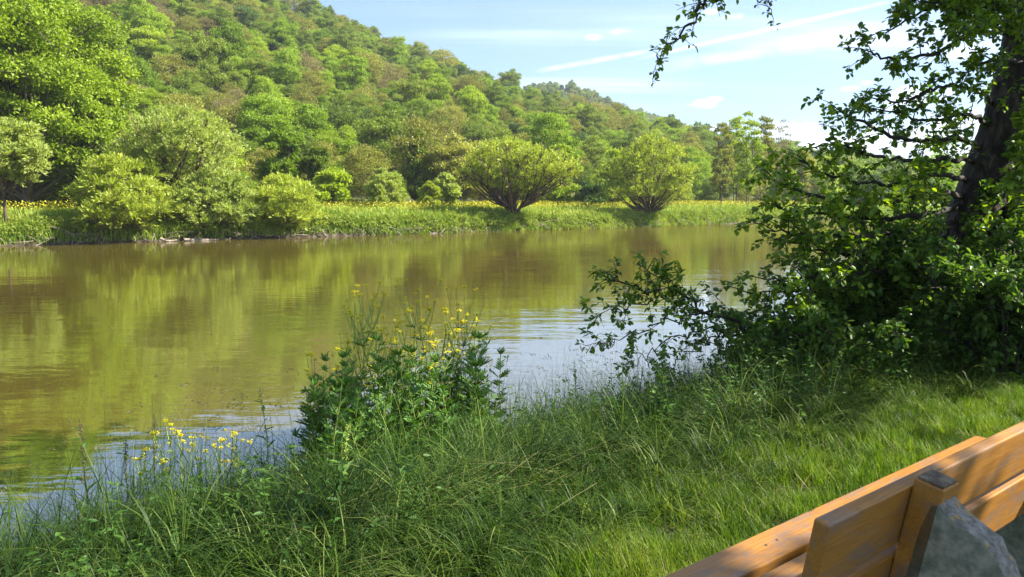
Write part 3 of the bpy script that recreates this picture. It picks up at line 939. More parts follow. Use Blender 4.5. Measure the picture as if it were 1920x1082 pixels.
n = len(P_)
blades(mb, P_, rng.uniform(.08, .26, n), rng.uniform(.003, .006, n), rng.uniform(0, 6.28, n), rng.uniform(.9, 1.5, n), rng.uniform(-.1, .4, n), 1, rng.uniform(0, 1, n), seg=3)
P_, s_, t_ = scatter(rng, 5200, .5, 9, .2, 3.4, lambda s, t: np.clip(vnoise(s * 1.4, t * 1.4, 47) * 2 - .5, .1, 1))
m = len(P_); k = rng.integers(12, 34, m); idx = np.repeat(np.arange(m), k); n = len(idx)
az = rng.uniform(0, 6.283, n); off = rng.uniform(0, .03, n)
blades(mb, P_[idx] + np.stack([np.cos(az) * off, np.sin(az) * off, np.zeros(n)], 1), (rng.uniform(.07, .15, m) * np.clip(.55 + t_ * .3, .6, 1.5))[idx] * rng.uniform(.5, 1.1, n), rng.uniform(.003, .0062, n), az, rng.uniform(.05, .6, n), rng.uniform(.4, 1.8, n), 0,
       np.clip((rng.uniform(.15, .9, m))[idx] + rng.normal(size=n) * .1, 0, 1), seg=4)
tag(mb.build('lawn_grass', [M['lawn'], M['straw']]), 'short bright sunlit lawn grass beside the bench', 'grass', kind='stuff')

# long grass on the bank
mb = MB()


def tall(n, s0, s1, t0, t1, h0, h1, w0, w1, dens, lean=(0, .6), curl=(.5, 2.0), clump=5.0, sh=0.0, matf=0, seg=5):
    P_, s_, t_ = scatter(rng, n, s0, s1, t0, t1, dens)
    n = len(P_)
    cl = vnoise(s_ * clump, t_ * clump, 60)
    az = np.where(rng.uniform(0, 1, n) < .55, rng.uniform(0, 6.283, n), 6.28 * vnoise(s_ * 2.1, t_ * 2.1, 61) * 3 + rng.normal(size=n) * .5)
    hh = rng.uniform(h0, h1, n) * (.6 + .75 * cl) * np.clip((t_ - 2.2) / 1.4, .35, 1)
    rn = np.clip(.42 * vnoise(s_ * 2.3, t_ * 2.3, 62) + rng.uniform(0, .42, n) + sh, 0, 1)
    rn = np.where(rng.uniform(0, 1, n) < .02, .95, rn)
    return blades(mb, P_, hh, rng.uniform(w0, w1, n), az, rng.uniform(*lean, n), rng.uniform(*curl, n), matf, rn, seg=seg)


dn = lambda s, t: np.where(t > edge_t(s) + .1, 1, .12) * (.35 + .65 * vnoise(s * 3, t * 3, 63))


def tussocks(nt, s0, s1, t0, t1, per, h0, h1, w0, w1, dens, curl=(1.0, 2.6)):
    P_, s_, t_ = scatter(rng, nt, s0, s1, t0, t1, dens)
    m = len(P_)
    k = rng.integers(int(per * .5), int(per * 1.5), m)
    idx = np.repeat(np.arange(m), k); n = len(idx)
    Hh = rng.uniform(h0, h1, m)[idx] * rng.uniform(.45, 1.1, n)
    Hh *= np.clip((t_[idx] - edge_t(s_[idx])) / .7, .6, 1)
    th = rng.uniform(0, 6.283, n)
    # every tussock droops towards its own side
    side = rng.uniform(0, 6.283, m)[idx]; bias = rng.uniform(0, .8, m)[idx]
    az = np.arctan2(np.sin(th) + bias * np.sin(side), np.cos(th) + bias * np.cos(side)) + rng.normal(size=n) * .25
    off = rng.uniform(0, .07, n)
    Pb = P_[idx] + np.stack([np.cos(az) * off, np.sin(az) * off, np.zeros(n)], 1)
    hue = (rng.uniform(0, 1, m) ** 1.5 * .7)[idx]
    rn = np.clip(hue + rng.uniform(0, .3, n), 0, 1)
    rn = np.where(rng.uniform(0, 1, n) < .03, .97, rn)
    blades(mb, Pb, Hh, rng.uniform(w0, w1, n), az, rng.uniform(.05, .75, n), rng.uniform(*curl, n), 0, rn, seg=6)


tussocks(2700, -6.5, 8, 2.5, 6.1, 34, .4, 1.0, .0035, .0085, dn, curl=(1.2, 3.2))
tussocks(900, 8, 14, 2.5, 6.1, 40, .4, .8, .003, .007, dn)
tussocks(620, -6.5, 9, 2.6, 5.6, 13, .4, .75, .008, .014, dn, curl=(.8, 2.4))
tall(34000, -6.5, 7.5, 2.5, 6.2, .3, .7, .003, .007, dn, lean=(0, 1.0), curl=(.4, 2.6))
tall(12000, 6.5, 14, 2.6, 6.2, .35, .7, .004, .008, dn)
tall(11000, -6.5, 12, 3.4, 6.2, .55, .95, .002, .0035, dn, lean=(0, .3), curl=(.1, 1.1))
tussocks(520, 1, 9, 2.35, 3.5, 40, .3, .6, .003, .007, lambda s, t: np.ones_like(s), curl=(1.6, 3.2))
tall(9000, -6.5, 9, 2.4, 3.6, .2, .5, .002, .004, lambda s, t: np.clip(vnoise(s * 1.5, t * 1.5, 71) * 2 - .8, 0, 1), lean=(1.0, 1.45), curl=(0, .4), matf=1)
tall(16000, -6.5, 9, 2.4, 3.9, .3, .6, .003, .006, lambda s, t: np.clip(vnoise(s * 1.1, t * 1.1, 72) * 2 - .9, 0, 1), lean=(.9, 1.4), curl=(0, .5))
# a swathe of mown stems lying along the edge
n = 110
s_ = 1.0 + rng.uniform(0, 1, n) ** .8 * 2.0; t_ = 3.05 + .11 * (s_ - 1) + rng.normal(size=n) * .18
P_ = s_[:, None] * U + t_[:, None] * V; P_[:, 2] = height(s_, t_) + rng.uniform(.02, .17, n)
blades(mb, P_, rng.uniform(.3, .75, n), rng.uniform(.0025, .005, n), math.atan2(.6, .8) + rng.normal(size=n) * .6 + np.where(rng.uniform(0, 1, n) < .3, 3.14, 0), rng.uniform(1.3, 1.65, n), rng.uniform(-.1, .3, n), 1, rng.uniform(0, 1, n), seg=4)
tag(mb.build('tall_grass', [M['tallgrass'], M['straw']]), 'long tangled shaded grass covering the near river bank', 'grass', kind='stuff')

# seed-bearing stems above the grass
mb = MB()
P_, s_, t_ = scatter(rng, 900, -6, 9, 4.0, 5.9, lambda s, t: .2 + .8 * (vnoise(s * 1.1, t * .7, 81) > .5))
n = len(P_)
az = rng.uniform(0, 6.28, n)
hh = rng.uniform(.65, 1.05, n)
tips = blades(mb, P_, hh, np.full(n, .0028), az, rng.uniform(0, .25, n), rng.uniform(.3, 1.1, n), 0, rng.uniform(0, 1, n), seg=5)
for i in range(n):
    k = 12
    d0 = np.array([math.cos(az[i]) * .8, math.sin(az[i]) * .8, .15])
    Pq = tips[i] - d0 * rng.uniform(-.02, .14, k)[:, None] + rng.normal(size=(k, 3)) * .006
    leaves(mb, Pq, norm(d0 + rng.normal(size=(k, 3)) * .35 - [0, 0, .4]), rdir(rng, k), rng.uniform(.014, .028, k), .006, 1, rng.uniform(0, 1, k))
tag(mb.build('flowering_grass', [M['stem'], M['seed']]), 'thin brown seed heads of grass rising against the water', 'grass', kind='stuff')

# far bank grass and the yellow flower meadow
mb = MB()


def far_scatter(n, s0, s1, t0, t1):
    s = rng.uniform(s0, s1, n); t = rng.uniform(t0, t1, n) + 0
    tb = t + bend(s)
    P_ = s[:, None] * U + tb[:, None] * V
    P_[:, 2] = height(s, tb) - .03
    return P_, s, tb


for (n, t0, t1, h0, h1, w) in ((90000, 59.75, 62.4, .35, .85, .09), (60000, 62, 70, .5, .95, .13), (26000, 70, 92, .5, 1.0, .2)):
    P_, s_, t_ = far_scatter(n, -70, 190, t0, t1)
    k = vnoise(s_ * .5, t_ * .5, 91)
    n = len(P_)
    hh = rng.uniform(h0, h1, n) * (.6 + .8 * k)
    blades(mb, P_, hh, np.full(n, w) * rng.uniform(.6, 1.4, n), rng.uniform(0, 6.28, n), rng.uniform(0, .5, n), rng.uniform(0, 1.2, n), 0,
           np.clip(.75 * vnoise(s_ * .35, t_ * .6, 92) + rng.uniform(-.1, .35, n), 0, 1), seg=2)
tag(mb.build('meadow_grass', [M['bankgrass']]), 'rough green grass and herbs covering the far bank and meadow', 'grass', kind='stuff')
mb = MB()
P_, s_, t_ = far_scatter(150000, -60, 170, 61.5, 90)
kk = (vnoise(s_ * .3, t_ * .4, 95) + .6 * rng.uniform(0, 1, len(s_)) > .82) & (rng.uniform(0, 1, len(s_)) < np.clip((t_ - bend(s_) - 61.5) / 4, .25, 1))
P_ = P_[kk]; n = len(P_)
P_[:, 2] += rng.uniform(.5, 1.3, n)
leaves(mb, P_, rdir(rng, n) * [1, 1, .3] + [0, 0, .2], rdir(rng, n) + [0, 0, 1], rng.uniform(.07, .14, n), .10, 0, rng.uniform(0, 1, n))
tag(mb.build('yellow_flowers', [M['petal_far']]), 'band of yellow flowers across the far meadow', 'flowers', kind='stuff')

# herb mounds hanging over the far bank edge
mb = MB()
for i in range(700):
    s = rng.uniform(-60, 125); tt_ = 60.0 + bend(s) + rng.uniform(0, 1.6)
    c_ = st(s, tt_, float(height(s, tt_)) + rng.uniform(.05, .35)); r = rng.uniform(.3, .75)
    k = 130
    d = rdir(rng, k); d[:, 2] = abs(d[:, 2]) - .15
    leaves(mb, c_ + d * r * rng.uniform(.6, 1.1, (k, 1)), norm(d + rdir(rng, k)), norm(d + rdir(rng, k) * .5), rng.uniform(.12, .26, k), .12, 0, np.clip(rng.uniform(0, .5) + rng.uniform(0, .4, k), 0, 1))
tag(mb.build('bank_herbs', [M['mid']]), 'low leafy herbs overhanging the muddy edge of the far bank', 'herbs', kind='stuff')
mb = MB()
for i in range(700):
    s = rng.uniform(-45, 40) if rng.uniform() < .75 else rng.uniform(40, 120)
    tt_ = 59.9 + bend(s) + rng.uniform(-.4, .9)
    a = st(s, tt_, rng.uniform(.15, .7)); d = np.array([rng.normal(), rng.normal() * .6 - .4, rng.normal() * .35 - .25]); l = rng.uniform(.4, 1.5)
    tube(mb, catmull([a, a + d * l * .5 + rng.normal(size=3) * .12, a + d * l], 3), [rng.uniform(.015, .04), .01], 4)
tag(mb.build('exposed_roots', [M['driftwood']]), 'tangled pale roots and twigs along the far waterline', 'roots', kind='stuff')

# driftwood
for (pts, r, lab) in (((( 300, 447), (316, 452), (332, 450)), .10, 'short pale forked log lying at the waterline under the low willows'),
                      (((345, 449), (372, 451), (408, 449)), .12, 'flat pale log floating at the far waterline'),
                      (((604, 431), (609, 440), (614, 446)), .07, 'thin pale stick poking into the water before the flower meadow'),
                      (((806, 438), (812, 439), (820, 438)), .06, 'tiny pale driftwood piece beside the far bank')):
    t0 = 59.4
    pp = []
    for (px, py) in pts:
        p = on_t(px, t0, .1); p[2] = max(z_at(p, py), .03); pp.append(p)
    mb = MB(); rg = np.random.default_rng(int(pts[0][0]))
    c = catmull(pp, 5)
    tube(mb, c, [r, r * 1.1, r * .5], 7, rough=.15, rng=rg, cap=True)
    tube(mb, np.array([c[4], c[4] + [.25, -.1, .35], c[4] + [.45, -.15, .55]]), [r * .5, r * .2], 5, cap=True)
    tag(mb.build('driftwood', M['driftwood'], loc=pp[0]), lab, 'driftwood', 'driftwood along the far bank')


# flecks drifting on the water
mb = MB()
rf = np.random.default_rng(55)
for i in range(110):
    p = st(rf.uniform(-12, 20), rf.uniform(8, 22), .006)
    k = 6; th = np.linspace(0, 6.283, k, endpoint=False) + rf.uniform(0, 1); rr = rf.uniform(.005, .014) * rf.uniform(.6, 1.2, k)
    mb.add(np.stack([p[0] + np.cos(th) * rr * 1.6, p[1] + np.sin(th) * rr, np.full(k, .006)], 1), np.arange(k)[None])
tag(mb.build('foam_flecks', [M['seed_fluff']]), 'tiny pale flecks of fluff drifting on the near water', 'fluff', kind='stuff')

# ------------------------------------------------------------------ leafy branches (near trees)
def leafy(mbw, mbl, P, r0, r1, rng, side=14, slen=.6, sub=3, nl=9, L=.07, W=.055, start=.25, droop=.25, lm=0, sides=6, wander=.03, spread=1.0, bright=0.0):
    C = catmull(P, 7)
    C[1:-1] += rng.normal(size=(len(C) - 2, 3)) * wander
    tube(mbw, C, [r0, r1], sides, cap=False)
    n = len(C)
    Tn = norm(np.gradient(C, axis=0))
    ends = []
    for k in range(side + 1):
        f = start + (1 - start) * (k + rng.uniform(-.3, .3)) / side
        f = min(max(f, 0), 1)
        i = min(int(f * (n - 1)), n - 1)
        o = C[i]
        l = slen * rng.uniform(.5, 1.15) * (1 - .45 * f) if k < side else slen * .5
        d = norm(Tn[i] * .7 + rdir(rng, 1)[0] * spread * (1 if k < side else .2) + [0, 0, .1])
        m_ = o + d * l * .5 + [0, 0, l * .05] + rng.normal(size=3) * .03 * l
        e = o + d * l + [0, 0, -droop * l * .5]
        tw = catmull([o, m_, e], 4)
        tube(mbw, tw, [r1 * .75 + .002, .0018], 4)
        lines = [tw]
        for q in range(sub):
            j = rng.integers(2, len(tw))
            dd = norm(d * .6 + rdir(rng, 1)[0] * .9); ll = l * rng.uniform(.25, .55)
            tw2 = catmull([tw[j], tw[j] + dd * ll * .5 + [0, 0, .02 * ll], tw[j] + dd * ll + [0, 0, -droop * ll * .5]], 3)
            tube(mbw, tw2, [.003, .0014], 3)
            lines.append(tw2)
        for ln in lines:
            m = max(3, int(nl * rng.uniform(.7, 1.2)))
            q = rng.uniform(.15, 1, m) * (len(ln) - 1)
            i0 = np.clip(q.astype(int), 0, len(ln) - 2)
            pp = ln[i0] + (ln[i0 + 1] - ln[i0]) * (q - i0)[:, None]
            dr = norm(ln[i0 + 1] - ln[i0])
            sdv = rdir(rng, m)
            Dn = norm(dr * .5 + sdv * .9 + [0, 0, -droop])
            Nn = norm(rdir(rng, m) * .55 + [0, 0, 1])
            leaves(mbl, pp + sdv * .012, Dn, Nn, L * rng.uniform(.55, 1.2, m), W * rng.uniform(.6, 1.15, m), lm, np.clip(rng.uniform(0, .8, m) + bright, 0, 1), 'fold', bend=.12)
        ends.append(e)
    return ends


# ---- the leaning alder at the right
rng = np.random.default_rng(101)
TD = 8.6
trunk_px = [(1715, 735, 8.2), (1752, 640, 8.3), (1792, 540, 8.4), (1830, 430, 8.5), (1868, 320, 8.6), (1903, 220, 8.6), (1930, 100, 8.7), (1945, -40, 8.7), (1950, -220, 8.8), (1945, -420, 8.9)]
tp = [at(*q) for q in trunk_px]
base = tp[0].copy()
sb, tb_ = to_st(base); base_z = float(height(sb, tb_))
root = empty('alder_tree', (base[0], base[1], base_z), 'old dark-barked alder leaning over the bank at the right edge, ivy on its trunk', 'tree')
RL = np.array(root.location)
mbt, mbl = MB(), MB()
tp = [np.array([base[0] - .05, base[1], base_z - .3])] + tp
C = catmull(tp, 8)
# trunk with ridged bark
n = len(C); sides = 28
rad = np.interp(np.linspace(0, 1, n), [0, .08, .2, .5, .8, 1], [.52, .42, .36, .33, .28, .2])
Tn = norm(np.gradient(C, axis=0)); A = norm(np.cross(Tn, [0, 1, 0])); B = np.cross(Tn, A)
th = np.linspace(0, 2 * np.pi, sides, endpoint=False)
ridge_ = 1 + .07 * np.where(np.arange(sides) % 2 == 0, 1, -1)[None] * rng.uniform(.3, 1, (n, sides)) + .06 * np.sin(th * 3 + 1)[None]
ring = C[:, None] + (rad[:, None] * ridge_)[..., None] * (np.cos(th)[None, :, None] * A[:, None] + np.sin(th)[None, :, None] * B[:, None])
i = np.arange(n - 1)[:, None] * sides; j = np.arange(sides)[None]; j2 = (j + 1) % sides
mbt.add(ring.reshape(-1, 3) - RL, np.stack([i + j, i + j2, i + sides + j2, i + sides + j], -1).reshape(-1, 4))
mbt.build('trunk', M['bark'], root)

mbw = MB(); mbl = MB()
TR = lambda y: at(float(np.interp(y, [q[1] for q in trunk_px[::-1]], [q[0] for q in trunk_px[::-1]])), y, float(np.interp(y, [q[1] for q in trunk_px[::-1]], [q[2] for q in trunk_px[::-1]])))
BR = [  # start height on the trunk (photo y), then points (px, py, depth), side twigs, twig length, r0
    (60, [(1830, 60, 8.0), (1750, 100, 7.6), (1660, 108, 7.3), (1632, 95, 7.2)], 12, .55, .03),
    (20, [(1830, 10, 7.9), (1740, 18, 7.5), (1660, 62, 7.2)], 12, .5, .028),
    (-60, [(1840, -50, 8.0), (1760, -30, 7.6), (1690, 20, 7.3)], 14, .5, .03),
    (-30, [(1850, 20, 7.2), (1800, 60, 6.9)], 14, .5, .025),
    (200, [(1830, 170, 8.0), (1760, 165, 7.8), (1700, 190, 7.6), (1640, 185, 7.5)], 10, .5, .028),
    (240, [(1820, 215, 8.1), (1740, 225, 7.8), (1650, 205, 7.6)], 14, .55, .03),
    (280, [(1800, 262, 8.0), (1700, 262, 7.6), (1610, 225, 7.4), (1580, 212, 7.3)], 16, .6, .035),
    (300, [(1780, 300, 8.0), (1680, 300, 7.5), (1600, 280, 7.3), (1560, 262, 7.2)], 16, .6, .035),
    (340, [(1760, 330, 7.8), (1660, 345, 7.4), (1560, 330, 7.2), (1500, 300, 7.1)], 20, .65, .035),
    (370, [(1760, 365, 7.7), (1650, 380, 7.3), (1540, 370, 7.0), (1440, 335, 6.9)], 24, .65, .04),
    (380, [(1750, 400, 7.9), (1640, 410, 7.6), (1540, 400, 7.3), (1470, 395, 7.2)], 22, .7, .04),
    (410, [(1740, 430, 7.6), (1640, 440, 7.2), (1530, 440, 7.0), (1440, 432, 6.9)], 22, .65, .04),
    (430, [(1730, 470, 7.8), (1640, 480, 7.5), (1550, 470, 7.3), (1480, 455, 7.1)], 22, .7, .035),
    (460, [(1720, 500, 7.6), (1620, 510, 7.3), (1520, 520, 7.1), (1440, 525, 7.0)], 22, .6, .035),
    (500, [(1700, 540, 7.7), (1600, 545, 7.4), (1500, 545, 7.2), (1400, 548, 7.1)], 16, .5, .03),
    (520, [(1690, 570, 7.8), (1600, 575, 7.5), (1530, 570, 7.3)], 22, .6, .03),
    (430, [(1900, 460, 7.4), (1900, 520, 7.0), (1880, 580, 6.8)], 18, .6, .025),
    (60, [(1880, 40, 8.0), (1830, 20, 7.6), (1780, 40, 7.3)], 18, .5, .025),
    (0, [(1900, -20, 8.0), (1850, -10, 7.5), (1800, 20, 7.2)], 18, .5, .025),
    (120, [(1880, 110, 7.9), (1840, 120, 7.6), (1800, 150, 7.4)], 12, .5, .022),
    (180, [(1930, 160, 7.8), (1950, 150, 7.4), (1960, 200, 7.1)], 16, .5, .022),
    (100, [(1925, 90, 7.8), (1935, 60, 7.3), (1925, 20, 7.0)], 16, .45, .02),
    (220, [(1935, 215, 7.8), (1940, 260, 7.3), (1915, 290, 7.0)], 14, .4, .02),
    (300, [(1930, 290, 7.7), (1935, 330, 7.2), (1905, 400, 6.9)], 16, .45, .02),
    (20, [(1870, 0, 7.8), (1800, -10, 7.4), (1720, 10, 7.2)], 16, .45, .02),
    (350, [(1920, 330, 7.7), (1950, 330, 7.3), (1980, 380, 7.0)], 14, .6, .025),
    (250, [(1930, 250, 7.7), (1950, 230, 7.3), (1960, 290, 7.0)], 12, .5, .02),
]
for (y0, pts, side, sl, r0) in BR:
    leafy(mbw, mbl, [(TR(y0) - RL + np.array([-.16, .12, 0]) * (1 if pts[0][0] < 1860 else 0))] + [at(*q) - RL for q in pts], r0, .007, rng, bright=.3 if 300 < y0 < 390 else .05, side=max(6, int(side * .85)), slen=sl, sub=3, nl=9, L=.066, W=.053, start=.3, wander=.012)  # mid-height branches get paler leaf colour, sunlight painted into it
# the long limb whose tip hangs into the top of the picture
limb = [TR(-330) - RL, at(1750, -260, 7.6) - RL, at(1520, -160, 7.0) - RL, at(1400, -80, 6.6) - RL, at(1330, -5, 6.4) - RL, at(1300, 35, 6.35) - RL, at(1265, 75, 6.3) - RL, at(1238, 100, 6.3) - RL, at(1226, 135, 6.3) - RL]
leafy(mbw, mbl, limb, .03, .0025, rng, side=24, slen=.26, sub=1, nl=3, L=.06, W=.042, start=.45, wander=.02, droop=.1)
leafy(mbw, mbl, [at(1500, -150, 7.0) - RL, at(1470, -60, 6.8) - RL, at(1440, 0, 6.7) - RL, at(1448, 30, 6.7) - RL], .012, .003, rng, side=8, slen=.16, sub=1, nl=2, L=.05, W=.035, start=.4, wander=.02)
leafy(mbw, mbl, [at(1420, -90, 6.6) - RL, at(1380, -30, 6.5) - RL, at(1330, -8, 6.4) - RL], .012, .004, rng, side=8, slen=.3, sub=2, nl=5, L=.06, W=.045, start=.3)
# upper crown, above the picture, which shades the bank
for k in range(52):
    y0 = rng.uniform(-400, -60)
    a = TR(y0)
    th_ = rng.uniform(0, 6.283); rr = rng.uniform(1.5, 4.6)
    e = a + [math.cos(th_) * rr, math.sin(th_) * rr * .9, rng.uniform(.3, 3.0)]
    px_, py_, _ = proj(e)
    if py_ > -45 and 0 < px_ < 1920: e[2] += 2.0
    if e[1] > 8.3: e[1] = 8.3 - rng.uniform(0, 2)
    if e[1] < 5.5: e[1] = 5.5 + rng.uniform(0, 1.2)
    m_ = (a + e) / 2 + [0, 0, .35]
    leafy(mbw, mbl, [a - RL, m_ - RL, e - RL], .05, .012, rng, side=9, slen=1.1, sub=3, nl=8, L=.13, W=.11, start=.35, wander=.05)
for k in range(25):
    a = TR(rng.uniform(-420, -250))
    e = np.array([rng.uniform(3.2, 7.2), rng.uniform(2.8, 5.9), rng.uniform(7.7, 9.6)]) if k < 16 else np.array([rng.uniform(5.5, 9), rng.uniform(5.0, 6.3), rng.uniform(5.6, 8)])
    leafy(mbw, mbl, [a - RL, (a + e) / 2 + [0, 0, .4] - RL, e - RL], .05, .012, rng, side=7, slen=.95, sub=3, nl=8, L=.13, W=.11, start=.5, wander=.05)
mbw.build('branches', M['twig'], root)
mbl.build('crown', M['alder'], root)
# ivy and water shoots clinging to the trunk
mbv, mbi = MB(), MB()
for k in range(22):
    y0 = rng.uniform(330, 640)
    a = TR(y0) - RL
    off = np.array([rng.uniform(-.36, .3), -.33, 0])
    d = np.array([rng.uniform(-.4, .4), -.35, rng.uniform(-.1, .6)])
    leafy(mbv, mbi, [a + off * .9, a + off + d * .25, a + off + d * .5], .006, .003, rng, side=5, slen=.25, sub=2, nl=6, L=.07, W=.06, start=.1)
mbv.build('ivy_stems', M['twig'], root)
mbi.build('ivy', M['shrub'], root)


# ---- a second tree just out of the picture on the right, whose shade dapples the bench
rng = np.random.default_rng(140)
q0 = np.array([9.4, 1.6, 0.0]); ss_, tt2 = to_st(q0); q0[2] = float(height(ss_, tt2))
e2 = empty('alder_tree', q0, 'alder beside the bench whose boughs throw dappled shade on its back', 'tree')
mbt = MB(); tube(mbt, catmull([[0, 0, -.3], [.05, 0, 2.5], [-.1, .1, 5], [-.2, .2, 8.5]], 6), [.26, .12], 12, rough=.05, rng=rng)
mbt.build('trunk', M['bark'], e2)
mbw, mbl = MB(), MB()
for k in range(30):
    z_ = rng.uniform(3.5, 8)
    tgt = np.array([rng.uniform(6.0, 9.5), 0, rng.uniform(4.6, 9)]); tgt[1] = rng.uniform(.7, 2.35)
    a_ = np.array([-.1, .1, z_ - .8]); e_ = tgt - q0
    leafy(mbw, mbl, [a_, (a_ + e_) / 2 + [0, 0, .25], e_], .035, .01, rng, side=9, slen=.8, sub=3, nl=8, L=.12, W=.1, start=.2)
mbw.build('branches', M['twig'], e2); mbl.build('crown', M['alder'], e2)


# ---- understorey shrubs
def shrub(name, label, px, py, depth, h, w, n=14, seed=1, mat='shrub', L=.07, W=.05, lean=(0, 0), **kw):
    rg = np.random.default_rng(seed)
    p = at(px, py, depth)
    s, t = to_st(p); z = float(height(s, t)); p[2] = z
    e = empty(name, p, label, 'shrub')
    a, b = MB(), MB()
    for k in range(n):
        th = rg.uniform(0, 6.283); q = w * rg.uniform(.25, 1)
        tip = np.array([math.cos(th) * q + lean[0] * h, math.sin(th) * q + lean[1] * h, h * rg.uniform(.55, 1.05)])
        m_ = tip * [.4, .4, .6]
        leafy(a, b, [np.array([math.cos(th) * .05, math.sin(th) * .05, -.05]), m_, tip], .012, .004, rg, side=kw.get('side', 9), slen=kw.get('slen', .4), sub=2, nl=kw.get('nl', 8), L=L, W=W, start=.15)
    a.build('stems', M['twig'], e); b.build('foliage', M[mat], e)
    return e


shrub('shrub', 'leafy shrub beneath the alder at its left side', 1560, 690, 8.0, 1.5, .9, 16, 201)
shrub('shrub', 'tall leafy shrub hiding the foot of the alder trunk', 1690, 700, 7.6, 1.5, .8, 18, 202)
shrub('shrub', 'dense shrub in front of the alder trunk', 1800, 720, 7.0, 1.3, .8, 18, 203)
shrub('shrub', 'shrub at the right edge below the trunk', 1900, 730, 6.6, 1.4, .8, 18, 204)
shrub('shrub', 'low shrub where the bank meets the hanging branches', 1470, 690, 8.0, .95, .8, 14, 205)
shrub('shrub', 'low leafy shrub sloping down to the long grass left of the others', 1400, 715, 7.4, .7, .7, 12, 210)
shrub('shrub', 'small shrub at the front edge of the shade below the alder', 1560, 735, 6.9, .75, .7, 12, 211)
shrub('elder_bush', 'bushy elder growing behind the alder trunk', 1780, 640, 9.8, 2.6, 1.5, 15, 206, L=.1, W=.07, slen=.6, side=11)
shrub('elder_bush', 'tall bush closing the view right of the trunk', 1930, 640, 9.0, 3.0, 1.4, 17, 207, L=.1, W=.07, slen=.6, side=11)
shrub('elder_bush', 'leafy bush over the water left of the alder', 1640, 620, 9.2, 1.3, 1.0, 14, 208, L=.09, W=.065, slen=.5, side=10)
# the low branch reaching out over the water
rg = np.random.default_rng(222)
p0 = at(1450, 668, 7.8); s, t = to_st(p0); p0[2] = float(height(s, t))
e = empty('alder_sapling', p0, 'alder sapling whose dark bough reaches out low over the water', 'shrub')
E0 = np.array(e.location); a, b = MB(), MB()
main = [np.array([0, 0, -.05]), at(1400, 622, 7.4) - E0, at(1330, 590, 7.1) - E0, at(1250, 556, 6.9) - E0, at(1180, 532, 6.8) - E0, at(1135, 520, 6.7) - E0]
leafy(a, b, main, .022, .005, rg, side=16, slen=.34, sub=3, nl=5, L=.06, W=.042, start=.35)
for pts in ([(1290, 570, 7), (1240, 520, 6.9), (1205, 498, 6.8)], [(1330, 590, 7.1), (1250, 600, 6.9), (1160, 640, 6.7), (1115, 640, 6.6)], [(1400, 622, 7.4), (1300, 625, 7.0), (1220, 660, 6.8), (1190, 690, 6.7)],
            [(1250, 556, 6.9), (1180, 580, 6.7), (1110, 585, 6.6)], [(1380, 615, 7.3), (1310, 650, 7.1), (1250, 690, 6.9), (1240, 720, 6.9)], [(1300, 577, 7.), (1270, 540, 6.9), (1252, 520, 6.8)]):
    leafy(a, b, [at(*q) - E0 for q in pts], .009, .003, rg, side=9, slen=.28, sub=3, nl=5, L=.06, W=.042, start=.15)
a.build('branches', M['twig'], e); b.build('foliage', M['alder'], e)


# ------------------------------------------------------------------ herbs
def stem_curve(rg, h, lean, az):
    P = [np.zeros(3)]
    for k in range(1, 6):
        f = k / 5
        P.append(np.array([math.cos(az) * lean * h * f ** 1.6, math.sin(az) * lean * h * f ** 1.6, h * f]) + rg.normal(size=3) * .008)
    return catmull(P, 3)


def mugwort(rg, h=.95):
    ms, ml = MB(), MB()
    C = stem_curve(rg, h, rg.uniform(0, .22), rg.uniform(0, 6.28))
    tube(ms, C, [.006, .003], 5)
    n = len(C)
    lev = int(h * 30)
    for k in range(lev):
        f = .12 + .88 * k / lev
        i = min(int(f * (n - 1)), n - 1); o = C[i]
        th = k * 2.4 + rg.uniform(-.3, .3)
        lf = .23 * (1 - .5 * f) * rg.uniform(.8, 1.15) if f < .93 else .06
        pit = rg.uniform(.15, .7) + .5 * f
        d = norm(np.array([math.cos(th), math.sin(th), pit]))
        sdv = norm(np.cross(d, [0, 0, 1]))
        up = np.cross(sdv, d)
        mids = np.array([.0, .18, .38, .55, .72, .35, .5, .65])
        # a divided leaf: a midrib with pointed lobes on both sides
        Pb, Dn, Ll, Ww = [], [], [], []
        for q in (.25, .45, .65):
            for sg in (-1, 1):
                Pb.append(o + d * lf * q - up * lf * q * q * .2); Dn.append(norm(d * .75 + sdv * sg * .8)); Ll.append(lf * .48 * (1.1 - q * .5)); Ww.append(lf * .125)
        Pb.append(o); Dn.append(d); Ll.append(lf * 1.0); Ww.append(lf * .16)
        Pb.append(o + d * lf * .05); Dn.append(norm(d - up * .12)); Ll.append(lf * .9); Ww.append(lf * .12)
        m = len(Pb)
        leaves(ml, np.array(Pb), np.array(Dn), np.tile(up, (m, 1)) + rg.normal(size=(m, 3)) * .25, np.array(Ll), np.array(Ww), 0, np.clip(f * .5 + rg.uniform(0, .4), 0, 1), 'fold')
        if k % 3 == 0 and .3 < f < .9:      # short leafy side shoot
            e_ = o + d * lf * .7 + [0, 0, lf * .8]
            tube(ms, np.array([o, o + d * lf * .5, e_]), [.003, .0015], 3)
            kk = 10
            leaves(ml, np.tile(e_, (kk, 1)), norm(rdir(rg, kk) + [0, 0, .7]), rdir(rg, kk), rg.uniform(.03, .06, kk), .012, 0, rg.uniform(.2, .9, kk), 'fold')
    top = C[-1]; kk = 16
    leaves(ml, np.tile(top, (kk, 1)), norm(rdir(rg, kk) * .8 + [0, 0, 1]), rdir(rg, kk), rg.uniform(.03, .075, kk), .014, 0, rg.uniform(.4, 1, kk), 'fold')
    return ms, ml


